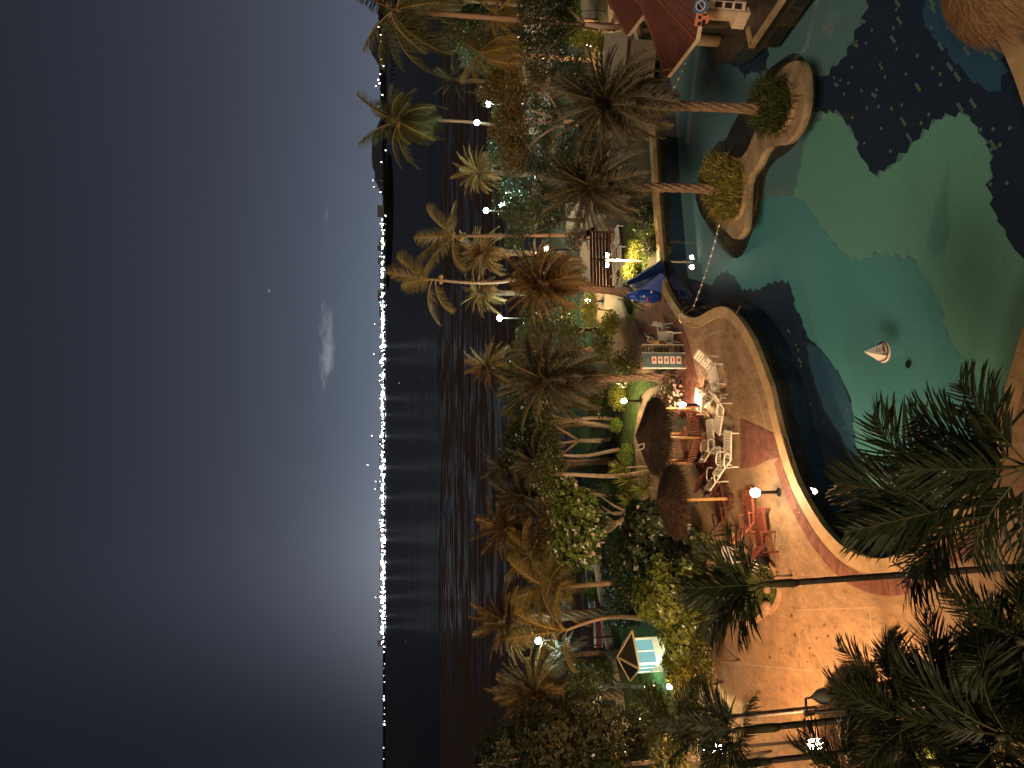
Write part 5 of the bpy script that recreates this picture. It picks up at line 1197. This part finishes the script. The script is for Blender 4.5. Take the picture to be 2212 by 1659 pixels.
# ------------------------------------------------------------------ blue slide
t = thing('whale_slide', 'blue whale shaped child slide dipping into the pool beside a small ladder', 'slide', (0, 0, 0))
f0, f1 = g(1432, 566, 0), g(1436, 590, 0)            # foot, right and left side
f0.z = f1.z = .10
n0 = at(1362, 615, 38.4); n1 = at(1370, 630, 37.6)    # mouth of the trough
def sl(u, v):       # u along from foot 0 to top 1, v across 0..1
    a = f0.lerp(n0, u); b = f1.lerp(n1, u); z = .08 + 1.35 * u ** 1.5
    q = a.lerp(b, v); w_ = 1 + .5 * u
    q = (a + b) / 2 + (q - (a + b) / 2) * w_
    q.z = z - .16 * sin(pi * v) + (.12 * sin(pi * min(1, u * 1.3)))
    return q
mb = MB(); nu, nv = 12, 8
vs = [sl(i / nu, j / nv) for i in range(nu + 1) for j in range(nv + 1)]
mb.add(vs, [(i * (nv + 1) + j, i * (nv + 1) + j + 1, (i + 1) * (nv + 1) + j + 1, (i + 1) * (nv + 1) + j) for i in range(nu) for j in range(nv)]); obj('trough', mb, 'slide_dark', t, smooth=True)
for vv, nm in ((0, 'side_wall'), (1, 'side_wall')):
    mb = MB(); vs = []
    for i in range(nu + 1):
        q = sl(i / nu, vv); o_ = Vector(((f1 - f0).normalized())) * (.10 if vv else -.10)
        vs += [q + Vector((0, 0, .10)), q + o_ * .6 + Vector((0, 0, .10)), Vector((q.x + o_.x * (1.2 + 2.2 * i / nu), q.y + o_.y - .1 * i / nu, .02))]
    mb.add(vs, [f for i in range(nu) for f in ((i * 3, i * 3 + 1, i * 3 + 4, i * 3 + 3), (i * 3 + 1, i * 3 + 2, i * 3 + 5, i * 3 + 4))]); obj(nm, mb, 'slide_blue', t, smooth=False)
rim_ = MB()
for vv in (0, 1): rim_.tube([sl(i / nu, vv) + Vector((0, 0, .12)) for i in range(nu + 1)], .025, 6)
obj('rim', rim_, 'sign_blue', t)
hc = (n0 + n1) / 2 + Vector((-.42, -.1, 0))
mb = MB(); mb.lathe([(.02, 0), (.24, .02), (.34, .3), (.36, .8), (.28, 1.1), (.15, 1.25), (.02, 1.28)], 14, (hc.x - .05, hc.y - .55, 0)); obj('head', mb, 'slide_blue', t, smooth=True)
mb = MB(); mb.lathe([(.02, 0), (.28, .02), (.34, .3), (.30, .9), (.2, 1.4), (.02, 1.5)], 14, (hc.x + .05, hc.y + .3, 0)); obj('tail', mb, 'slide_blue', t, smooth=True)
for (dx, dy, z, m, r_) in ((-.26, -.82, .80, 'paint_red', .15), (-.36, -.55, .95, 'paint_green', .11), (-.1, -.93, 1.0, 'paint_white', .06), (-.22, .02, 1.3, 'paint_white', .07), (0.12, -.90, .6, 'paint_white', .07)):
    mb = MB(); mb.lathe([(.01, -.05), (r_, -.02), (r_, .02), (.01, .05)], 10, (hc.x + dx, hc.y + dy, z)); obj('painted_spot', mb, m, t)
lp = g(1400, 648)
lad = MB()
for dy in (-.35, .55):
    lad.bar((lp.x - .05, lp.y + dy, 0), (lp.x + .1, lp.y + dy, 1.5), .035); lad.bar((lp.x - .55, lp.y + dy, 0), (lp.x + .1, lp.y + dy, 1.5), .035)
for z in (.4, .8, 1.2): lad.bar((lp.x - .4 + z * .3, lp.y - .35, z), (lp.x - .4 + z * .3, lp.y + .55, z), .04)
obj('ladder', lad, 'iron', t)

# pool ladder rails
def rail(label, x, y, a, steps=True):
    p = g(x, y); t = thing('pool_rail', label, 'handrail', (p.x, p.y, .03), radians(a))
    for s in (-.28, .28):
        mb = MB(); mb.tube([(s, .25, 0), (s, .25, .55), (s, .15, .72), (s, -.25, .74), (s, -.5, .5), (s, -.55, -.5)], .022, 7); obj('rail', mb, 'steel', t, smooth=True)
    for k in range(2): mb = MB(); mb.box((0, -.55, -.25 - k * .25), (.56, .08, .03)); obj('step', mb, 'steel', t)
    return t
rail('steel handrail at the round inlet of the pool near the slide', 1508, 690, 75); rail('steel ladder rail at the near left corner of the pool under palm fronds', 2003, 1200, 165)
# float ropes
def rope(label, A, B, n, sag=.6):
    t = thing('float_rope', label, 'rope', (0, 0, 0)); mb = MB(); P = []
    for i in range(25):
        u = i / 24; q = A.lerp(B, u) + Vector((0, 1, 0)) * sag * sin(pi * u); q.z = WZ + .02; P.append(q)
    mb.tube(P, .012, 5); obj('line', mb, 'grey_plastic', t)
    fm = MB(); fm.lathe([(.01, -.07), (.032, -.05), (.032, .05), (.01, .07)], 8); fm = fm.mesh('float')
    for i in range(n):
        u = (i + .5) / n * 24; j = int(u); q = P[j].lerp(P[min(j + 1, 24)], u - j); o = obj('float', fm, 'paint_white', t, q); o.rotation_euler = (pi / 2, 0, rnd(0, 3))
rope('rope of white floats from the island tip to the inlet by the slide', g(1556, 480, WZ), g(1497, 668, WZ), 12, -.2)
rope('rope of white floats curving from the pavilion behind the right palm', g(1495, 100, WZ), g(1425, 250, WZ), 9, -.5)

# depth cone on a life ring
p = g(1912, 760, WZ); t = thing('depth_marker', 'white pyramid float on a ring with 2.40m on its side in the pool', 'buoy', (p.x, p.y, WZ + .05), radians(18))
mb = MB(); rp = []
for i in range(20):
    a = 2 * pi * i / 20
    for j in range(8): b_ = 2 * pi * j / 8; rp.append((cos(a) * (.26 + .055 * cos(b_)), sin(a) * (.26 + .055 * cos(b_)), .055 * sin(b_)))
mb.add(rp, [(i * 8 + j, ((i + 1) % 20) * 8 + j, ((i + 1) % 20) * 8 + (j + 1) % 8, i * 8 + (j + 1) % 8) for i in range(20) for j in range(8)]); obj('ring', mb, 'paint_white', t, smooth=True)
mb = MB(); s_ = .215; mb.add([(-s_, -s_, .03), (s_, -s_, .03), (s_, s_, .03), (-s_, s_, .03), (0, 0, .62)], [(0, 1, 4), (1, 2, 4), (2, 3, 4), (3, 0, 4), (3, 2, 1, 0)]); obj('pyramid', mb, 'paint_white', t)
mb = MB(); mb.lathe([(.29, .045), (.295, .06), (.27, .075)], 20); obj('ring_band', mb, 'wood_red', t)
def text(body, size, loc, rot, m, parent):
    cu = bpy.data.curves.new('lettering', 'FONT'); cu.body = body; cu.size = size; cu.align_x = 'CENTER'; cu.align_y = 'CENTER'; cu.extrude = .002; cu.offset = .004
    cu.materials.append(MT[m]); tmp = bpy.data.objects.new('tmp', cu); COL.objects.link(tmp); bpy.context.view_layer.update()
    me = bpy.data.meshes.new_from_object(tmp.evaluated_get(bpy.context.evaluated_depsgraph_get())); bpy.data.objects.remove(tmp); bpy.data.curves.remove(cu)
    o = bpy.data.objects.new('lettering', me); COL.objects.link(o); o.parent = parent; o.location = loc; o.rotation_euler = rot; return o
tilt = atan2(.215, .59)
text('2.40m', .135, (0, -.192, .115), (pi / 2 - tilt, 0, 0), 'card_red', t)
for (z, w_, h_) in ((.22, .11, .022), (.29, .09, .03)):
    mb = MB(); y_ = -.215 * (1 - (z - .03) / .59) - .006
    mb.box((-w_ / 3.2, y_, z), (w_ / 2, .004, h_), Matrix.Rotation(-tilt, 3, 'X')); mb.box((w_ / 3.2, y_, z), (w_ / 2.4, .004, h_), Matrix.Rotation(-tilt, 3, 'X')); obj('faded_print', mb, 'card_brown', t)
# drain grate on the floor
p = g(1964, 787, FZ); mb = MB(); mb.lathe([(.01, .02), (.11, .02), (.12, 0)], 14); o = obj('floor_drain', mb, 'sign_black', None, (p.x, p.y, FZ + .03)); tag(o, 'small round dark drain on the pool floor beyond the depth marker', 'drain')

# ------------------------------------------------------------------ pavilion in the pool
pv = thing('pool_pavilion', 'red roofed pool bar pavilion on thick pale columns at the right edge', 'pavilion', (0, 0, 0))
mb = MB(); P = pts([(1700, -10), (1626, 99), (1618, 60), (1607, 85), (1595, 107), (1572, 128), (1552, 137), (1530, 115), (1500, 70), (1480, 0), (1500, -250), (1690, -250), (1720, -60)], .02)
sheet(mb, P, .03, (), 1.0); obj('floor', mb, 'dark_floor', pv)
cb = offset([g(1710, -25), g(1693, 0), g(1660, 50), g(1626, 99)], 0); mb = MB()
for a_, b_ in zip(cb, cb[1:]): mb.bar(a_ + Vector((0, 0, .04)), b_ + Vector((0, 0, .04)), .22, .14)
mb.bar(g(1626, 99) + Vector((0, 0, .04)), g(1619, 62) + Vector((0, 0, .04)), .22, .14); obj('floor_edge', mb, 'coping', pv)
EZ = 2.2
rv = [Vector((13.15, 27.75, EZ)), Vector((16.4, 25.9, EZ)), Vector((19.2, 27.3, EZ)), Vector((19.2, 30.3, EZ)), Vector((16.1, 32.0, EZ)), Vector((12.9, 30.75, EZ))]
ap = Vector((16.5, 29.2, 4.35))
def roof(parent, rv, ap, nrib=5):
    n = len(rv)
    for i in range(n):
        a, b_ = rv[i], rv[(i + 1) % n]; mb = MB()
        mb.add([a, b_, ap, a - Vector((0, 0, .06)), b_ - Vector((0, 0, .06)), ap - Vector((0, 0, .06))], [(0, 1, 2), (3, 5, 4), (0, 3, 4, 1)]); pn = obj('roof_panel', mb, 'roof_red', parent)
        for k in range(1, nrib * 3):
            q = a.lerp(b_, k / (nrib * 3)); e = q.lerp(ap, 1 - 2 * abs(k / (nrib * 3) - .5)) if False else q.lerp(ap, min(k, nrib * 3 - k) / (nrib * 1.5) * .98)
            mb = MB(); mb.bar(q + Vector((0, 0, .012)), e + Vector((0, 0, .012)), .02, .02); obj('seam', mb, 'roof_red', pn)
        mb = MB(); mb.bar(a + Vector((0, 0, .03)), ap + Vector((0, 0, .03)), .11, .05); obj('hip_cap', mb, 'roof_rib', parent)
        mb = MB(); mb.bar(a - Vector((0, 0, .10)), b_ - Vector((0, 0, .10)), .06, .16); obj('fascia', mb, 'plaster', parent)
roof(pv, rv, ap)
mb = MB(); sheet(mb, rv, EZ - .1); obj('ceiling', mb, 'plaster_dark', pv)
cm_ = MB(); cm_.tube([(0, 0, 0), (0, 0, EZ - .1)], .27, 18); cm_ = cm_.mesh('column')
c1_ = g(1550, 92, .05); c2_ = g(1608, 33, .05)
obj('column', cm_, 'plaster', pv, (c1_.x + .1, c1_.y, .03), smooth=True); obj('column', cm_, 'plaster', pv, (c2_.x, c2_.y, .03), smooth=True)
obj('column', cm_, 'plaster', pv, (17.6, 30.5, .03), smooth=True)
mb = MB(); mb.box((c2_.x, c2_.y, .27), (.72, .72, .5), Matrix.Rotation(.5, 3, 'Z')); obj('plinth', mb, 'plaster', pv)
mb = MB(); mb.bar((14.6, 29.6, .5), (17.3, 29.0, .5), .6, 1.0); obj('bar_counter', mb, 'plaster_dark', pv)
def hexsign(name, label, c, w, h_, m, deco):
    t = thing(name, label, 'sign', c, radians(-28)); mb = MB()
    q = [(-w / 2, 0, 0), (-w / 2, 0, -h_ * .6), (-w * .2, 0, -h_), (w * .2, 0, -h_), (w / 2, 0, -h_ * .6), (w / 2, 0, 0)]
    mb.add(q + [(x, .04, z) for x, y, z in q], [(0, 1, 2, 3, 4, 5), (11, 10, 9, 8, 7, 6)] + [(i, i + 6, (i + 1) % 6 + 6, (i + 1) % 6) for i in range(6)]); obj('panel', mb, m, t)
    deco(t); return t
cA = at(1511, 40, 26.7); cB = at(1508, 12, 26.5)
def decoA(t):
    for (x, z, w_, h_) in ((-.17, -.17, .13, .12), (.04, -.15, .12, .11), (-.14, -.33, .22, .13), (.14, -.33, .06, .18)):
        mb = MB(); mb.box((x, -.012, z), (w_, .014, h_)); obj('emblem', mb, 'sign_black', t)
def decoB(t):
    mb = MB()
    for i in range(16):
        a0, a1 = 2 * pi * i / 16, 2 * pi * (i + 1) / 16; mb.bar((.17 * cos(a0), -.012, -.24 + .17 * sin(a0)), (.17 * cos(a1), -.012, -.24 + .17 * sin(a1)), .02, .03, up=(0, 1, 0))
    mb.bar((-.1, -.014, -.35), (.12, -.014, -.12), .02, .03, up=(0, 1, 0)); obj('emblem', mb, 'paint_white', t)
    mb = MB(); mb.box((-.02, -.010, -.22), (.2, .008, .17)); obj('picture', mb, 'sign_black', t)
hexsign('menu_sign', 'orange six sided sign hanging from the pavilion eave', (cA.x, cA.y, cA.z + .15), .52, .52, 'sign_orange', decoA)
hexsign('menu_sign', 'pale blue six sided sign with a ring emblem hanging from the pavilion eave', (cB.x, cB.y, cB.z + .15), .52, .58, 'sign_blue', decoB)
p = at(1555, 10, 27.5); t = thing('notice_board', 'pale notice board with dark pictures behind the thick pavilion column', 'notice board', (p.x, p.y, .03), -.4)
mb = MB(); mb.box((0, 0, 1.0), (.28, .05, 1.5)); obj('panel', mb, 'card_white', t)
for z in (.55, .95, 1.35): mb = MB(); mb.box((0, -.035, z), (.2, .02, .28)); obj('picture', mb, 'sign_black', t)
pv2 = thing('pool_pavilion', 'farther red roofed pavilion behind the first at the right edge', 'pavilion', (0, 0, 0))
rv2 = [Vector((16.9, 33.1, EZ)), Vector((19.6, 32.3, EZ)), Vector((22.5, 34, EZ)), Vector((22.5, 37, EZ)), Vector((19.5, 38.5, EZ)), Vector((17.0, 36.0, EZ))]
roof(pv2, rv2, Vector((19.8, 35.3, 4.2)))
for q in ((17.8, 33.9), (17.9, 35.7), (21, 34)): obj('column', cm_, None, pv2, (q[0], q[1], 0))
# grey awning / roof slope beyond
p = g(1385, 60); mb = MB(); t = thing('garden_shed', 'grey brown low roofed shed beyond the red roofs', 'shed', (15.8, 39.5, 0), -.3)
mb = MB(); mb.box((0, 0, .9), (4.6, 2.2, 1.8)); obj('wall', mb, 'plaster_dark', t)
mb = MB(); mb.add([(-2.6, -1.5, 1.7), (2.6, -1.5, 1.7), (2.6, 0, 2.5), (-2.6, 0, 2.5), (-2.6, 1.5, 1.7), (2.6, 1.5, 1.7)], [(0, 1, 2, 3), (3, 2, 5, 4)]); obj('roof', mb, 'shade_grey', t)
# lit beach restaurant glimpsed behind the palms at the right
p = at(1115, 60, 70); t = thing('beach_restaurant', 'brightly lit open beach restaurant glimpsed between the right hand trunks', 'building', (26.5, 62, 0), -.1)
mb = MB(); mb.box((0, 1.5, 1.5), (11, .2, 3.0)); obj('back_wall', mb, 'plaster', t)
for x in (-5, -2.5, 0, 2.5, 5): mb = MB(); mb.box((x, -1.5, 1.5), (.25, .25, 3.0)); obj('column', mb, 'paint_pink', t)
mb = MB(); mb.box((0, 0, 3.1), (12, 4.4, .2)); obj('roof', mb, 'roof_red', t)
light('lamp_light', t, (-2, -.2, 2.4), 9, (1, .86, .7), .3); light('lamp_light', t, (3, -.2, 2.4), 9, (1, .86, .7), .3)

# ------------------------------------------------------------------ kiosk, boat
p = at(1374, 1430, 35.8); ks = thing('kiosk', 'small white lit kiosk with a dark pyramid roof among the hedges', 'kiosk', (-13.6, 36.9, 0), radians(-52))
w_ = .62; ez = 1.7
mb = MB()
for sx_ in (-1, 1):
    for sy_ in (-1, 1): q = MB(); q.box((sx_ * w_, sy_ * w_, ez / 2), (.10, .10, ez)); obj('corner_post', q, 'paint_white', ks)
for (a_, b_) in (((-w_, -w_), (w_, -w_)), ((w_, -w_), (w_, w_)), ((w_, w_), (-w_, w_)), ((-w_, w_), (-w_, -w_))):
    a_, b_ = Vector((*a_, 0)), Vector((*b_, 0)); c_ = (a_ + b_) / 2
    for z in (.1, .62, ez - .08): q = MB(); q.bar(a_ + Vector((0, 0, z)), b_ + Vector((0, 0, z)), .09, .10); obj('rail', q, 'paint_white', ks)
    q = MB(); q.bar(a_ + Vector((0, 0, .35)), b_ + Vector((0, 0, .35)), .03, .5); obj('wall_panel', q, 'paint_white', ks)
    q = MB(); q.bar(c_ + Vector((0, 0, .6)), c_ + Vector((0, 0, ez)), .06, .06); obj('mullion', q, 'paint_white', ks)
    q = MB(); q.bar(a_ * .97 + Vector((0, 0, 1.15)), b_ * .97 + Vector((0, 0, 1.15)), .02, .98); obj('window_pane', q, 'kiosk_glow', ks)
e_ = .92; cr = [Vector((x * e_, y * e_, ez)) for x, y in ((-1, -1), (1, -1), (1, 1), (-1, 1))]; tp = Vector((0, 0, 2.42))
for i in range(4):
    a_, b_ = cr[i], cr[(i + 1) % 4]; q = MB(); q.add([a_, b_, tp, a_ - Vector((0, 0, .05)), b_ - Vector((0, 0, .05)), tp - Vector((0, 0, .05))], [(0, 1, 2), (3, 5, 4), (0, 3, 4, 1)]); obj('roof_panel', q, 'kiosk_roof', ks)
    q = MB(); q.bar(a_ + Vector((0, 0, .02)), tp + Vector((0, 0, .02)), .10, .05); obj('hip_cap', q, 'kiosk_trim', ks)
    q = MB(); q.bar(a_, b_, .08, .09); obj('eave_trim', q, 'kiosk_trim', ks)
light('lamp_light', ks, (1.2, -1.2, .9), 25, (.5, 1, .85), .3); light('lamp_light', ks, (-1.5, -.5, .8), 25, (.5, 1, .85), .3)
bt = thing('beached_boat', 'narrow white boat with a red deck drawn up behind the beach wall', 'boat', (at(1312, 1370, 48).x, 47.9, -.55), radians(6))
mb = MB(); L_ = 3.6; prof = [(-1, .05), (-.8, .55), (-.4, .85), (0, .95), (.4, .85), (.8, .5), (1, .05)]; vs = []
for u, w_2 in prof: vs += [(u * L_, -w_2, .75), (u * L_ * .9, -w_2 * .4, .05), (u * L_ * .9, w_2 * .4, .05), (u * L_, w_2, .75)]
mb.add(vs, [(i * 4 + k, (i + 1) * 4 + k, (i + 1) * 4 + k + 1, i * 4 + k + 1) for i in range(6) for k in range(3)]); obj('hull', mb, 'boat_white', bt)
mb = MB(); mb.add([(u * L_ * .9, s * w_2 * .85, .70) for u, w_2 in prof for s in (-1, 1)], [(i * 2, i * 2 + 2, i * 2 + 3, i * 2 + 1) for i in range(6)]); obj('deck', mb, 'boat_white', bt)
mb = MB(); mb.box((.3, -.05, .76), (3.9, 1.15, .06)); obj('deck_cover', mb, 'red_cloth', bt)
for s in (-1, 1): mb = MB(); mb.tube([(u * L_, s * w_2, .78) for u, w_2 in prof], .05, 6); obj('gunwale', mb, 'paint_white', bt)
mb = MB(); mb.tube([(-.6, 0, .7), (-.6, 0, 3.3)], .05, 6); obj('mast', mb, 'bark_dark', bt)
t = thing('beach_boat', 'second white boat showing as a pale strip right of the palm trunk', 'boat', (at(1300, 1205, 50).x, 50.5, -.55), .1)
mb = MB(); mb.add(vs, [(i * 4 + k, (i + 1) * 4 + k, (i + 1) * 4 + k + 1, i * 4 + k + 1) for i in range(6) for k in range(3)]); obj('hull', mb, 'boat_white', t)
mb = MB(); mb.add([(u * L_ * .9, s * w_2 * .85, .70) for u, w_2 in prof for s in (-1, 1)], [(i * 2, i * 2 + 2, i * 2 + 3, i * 2 + 1) for i in range(6)]); obj('deck', mb, 'shade_grey', t)

# ------------------------------------------------------------------ pale bare trunks behind the shelter
for i, (x0, y0, x1, y1, lab) in enumerate(((1180, 912, 1322, 905, 'straight pale trunk right of the topiary ball'), (1175, 890, 1322, 928, 'leaning pale trunk in front of the topiary ball'), (1200, 985, 1338, 975, 'pale trunk above the oval topiary'), (1190, 1030, 1400, 1020, 'tall pink trunk rising behind the large thatched roof'), (1235, 1072, 1345, 1068, 'thin dim trunk behind the yuccas'), (1255, 1603, 1466, 1602, 'pale trunk under the tall dark tree at the left'), (1340, 1645, 1560, 1645, 'mossy trunk along the left edge carrying a twig bracket'))):
    b = g(x1, y1); e = at(x0, y0, b.y); t = thing('slim_tree', lab, 'tree', b); c = e - b
    mb = MB(); mb.tube([Vector((c.x * u + .12 * sin(5 * u + i), c.y * u, c.z * u)) for u in [k / 8 for k in range(9)]], [.13 - .05 * k / 8 for k in range(9)], 8); obj('trunk', mb, 'bark_pale', t, smooth=True)
    obj('crown', leafcloud([(c.x, c.y, c.z + .3, 1.3, 1.2, .8)], 1100, .18, 90 + i, .8), 'leaf_mid' if i < 5 else 'leaf_dark', t)
    if i == 6: mb = MB(); mb.tube([(.05, 0, 2.9), (.35, 0, 3.5), (.28, 0, 3.55)], .03, 5); mb.tube([(.05, 0, 2.2), (.42, 0, 3.1), (.36, 0, 3.2)], .03, 5); obj('twig', mb, 'bark_dark', t)
# frangipani bare limbs seen below crowns
for i, (x, y, lab) in enumerate(((1345, 1108, 'bare forked pink stem under the frangipani'), (1215, 270, 'bare pink forked stem under the brown leafed tree'))):
    b = g(x + 30, y); t = thing('bare_shrub', lab, 'shrub', b); r_ = random.Random(i)
    for k in range(5):
        mb = MB(); a = r_.uniform(0, 6.3); q = [Vector((0, 0, 0)), Vector((cos(a) * .35, sin(a) * .3, .8)), Vector((cos(a) * .95, sin(a) * .6, 1.5)), Vector((cos(a + .4) * 1.3, sin(a) * .8, 2.3))]
        mb.tube(q, [.09, .07, .05, .03], 6); obj('stem', mb, 'bark_pale', t, smooth=True)

# ------------------------------------------------------------------ small things in the bed and on the paving
p = g(1660, 1222); t = thing('striped_cushion', 'black and white striped drum cushion standing in the bed', 'cushion', (p.x, p.y, .1))
mb = MB(); mb.lathe([(.01, .5), (.30, .48), (.36, .38), (.36, .1), (.3, .02), (.01, 0)], 18); obj('body', mb, 'cushion_black', t, smooth=True)
for k in range(5):
    mb = MB(); x = -.26 + k * .13; q = []
    for j in range(9): a = -1 + 2 * j / 8; q.append((x, sqrt(max(0, .345 ** 2 - x * x)) * a, .505 - .03 * abs(a)))
    mb.tube(q, .022, 5); obj('stripe', mb, 'cushion_white', t)
p = g(1608, 1163); t = thing('stool', 'round tan topped stool beside the wooden loungers', 'stool', (p.x, p.y, .08))
mb = MB(); mb.lathe([(.01, .45), (.24, .45), (.25, .40), (.01, .38)], 18); obj('seat', mb, 'bamboo', t)
mb = MB(); mb.lathe([(.14, 0), (.08, .2), (.14, .39)], 10); obj('base', mb, 'wood_dark', t)
p = g(1610, 1192); t = thing('white_table', 'low white rectangular table behind the palm fan in the bed', 'table', (p.x - .2, p.y + .5, .06), .1)
mb = MB(); mb.box((0, 0, .45), (.6, .95, .05)); obj('tabletop', mb, 'paint_white', t)
for x in (-.25, .25):
    for y in (-.42, .42): mb = MB(); mb.box((x, y, .21), (.05, .05, .43)); obj('leg', mb, 'paint_white', t)
p = g(1545, 1215); t = thing('planter_box', 'tan planter block in the bed behind the palm fan', 'planter', (p.x, p.y, 0)); mb = MB(); mb.box((0, 0, .22), (1.0, .3, .44)); obj('box', mb, 'curb', t); mb = MB(); mb.box((0, 0, .45), (.9, .22, .02)); obj('earth', mb, 'soil', t)
def rockm(r_, seed):
    rr = random.Random(seed); mb = MB(); vs = []; nu, nv = 10, 7
    for i in range(nv + 1):
        for j in range(nu):
            th = pi * i / nv; ph = 2 * pi * j / nu; d = Vector((sin(th) * cos(ph), sin(th) * sin(ph), cos(th) * .75))
            k = r_ * (.75 + .5 * (mnoise.noise(d * 1.7 + Vector((seed, 0, 0))) * .5 + .5)); vs.append(d * k)
    mb.add(vs, [(i * nu + j, i * nu + (j + 1) % nu, (i + 1) * nu + (j + 1) % nu, (i + 1) * nu + j) for i in range(nv) for j in range(nu)]); return mb
for i, (x, y, r_, lab) in enumerate(((1664, 1313, .30, 'rounded tan rock at the left tip of the planting bed'), (1665, 1240, .28, 'rough rock beside the slender palm in the bed'), (1663, 1270, .2, 'small rock at the foot of the slender palm'), (1600, 1185, .3, 'rock under the white table'))):
    p = g(x, y); o = obj('rock', rockm(r_, i * 3 + 1), 'rock', None, (p.x, p.y, .1), smooth=True); tag(o, lab, 'rock')
p = g(2215, 1425); t = thing('black_pot', 'glossy black glazed urn near the bottom edge', 'pot', (p.x, p.y, .03))
mb = MB(); mb.lathe([(.12, 0), (.26, .2), (.30, .42), (.22, .6), (.20, .66), (.24, .68), (.18, .68), (.16, .5)], 20); obj('body', mb, 'pot_black', t, smooth=True)
mb = MB(); mb.lathe([(.01, .56), (.17, .56)], 14); obj('earth', mb, 'soil', t)
# fallen leaves
lm = MB(); lm.add([(-.05, 0, .01), (0, .028, .022), (.06, 0, .012), (0, -.028, .004)], [(0, 1, 2, 3)]); lm = lm.mesh('fallen_leaf'); lm.materials.append(MT['leaf_litter'])
lm2 = MB(); lm2.add([(-.05, 0, .01), (0, .03, .03), (.06, 0, .012), (0, -.03, .004)], [(0, 1, 2, 3)]); lm2 = lm2.mesh('fallen_leaf'); lm2.materials.append(MT['bark_dark'])
lp_ = [(rnd(1690, 1750), rnd(1090, 1260)) for _ in range(45)] + [(rnd(1650, 1700), rnd(1110, 1210)) for _ in range(14)] + [(rnd(1690, 1800), rnd(1255, 1340)) for _ in range(16)]
for (x, y) in lp_:
    p = g(x, y)
    o = bpy.data.objects.new('fallen_leaf', lm); COL.objects.link(o); o.location = (p.x, p.y, .03); o.rotation_euler = (0, 0, rnd(0, 6)); o.scale = (rnd(.6, 1.1),) * 3
    tag(o, 'small pale dry leaf lying on the terrace near the loungers', 'leaf', 'fallen leaves on the terrace')
for (x, y) in ((1720, 1372), (1738, 1362), (1765, 1380), (1750, 1352), (1718, 1400), (1730, 1418), (1745, 1430), (1752, 1400), (1665, 1420), (1690, 1400), (1713, 1330), (1782, 1352), (1790, 1375), (1805, 1358), (1700, 1452), (1672, 1443), (1760, 1417)):
    p = g(x, y); o = bpy.data.objects.new('fallen_leaf', lm2); COL.objects.link(o); o.location = (p.x, p.y, .03); o.rotation_euler = (0, 0, rnd(0, 6)); o.scale = (rnd(.9, 1.5),) * 3
    tag(o, 'dark curled dry leaf on the orange lit part of the terrace', 'leaf', 'dark dry leaves on the terrace')
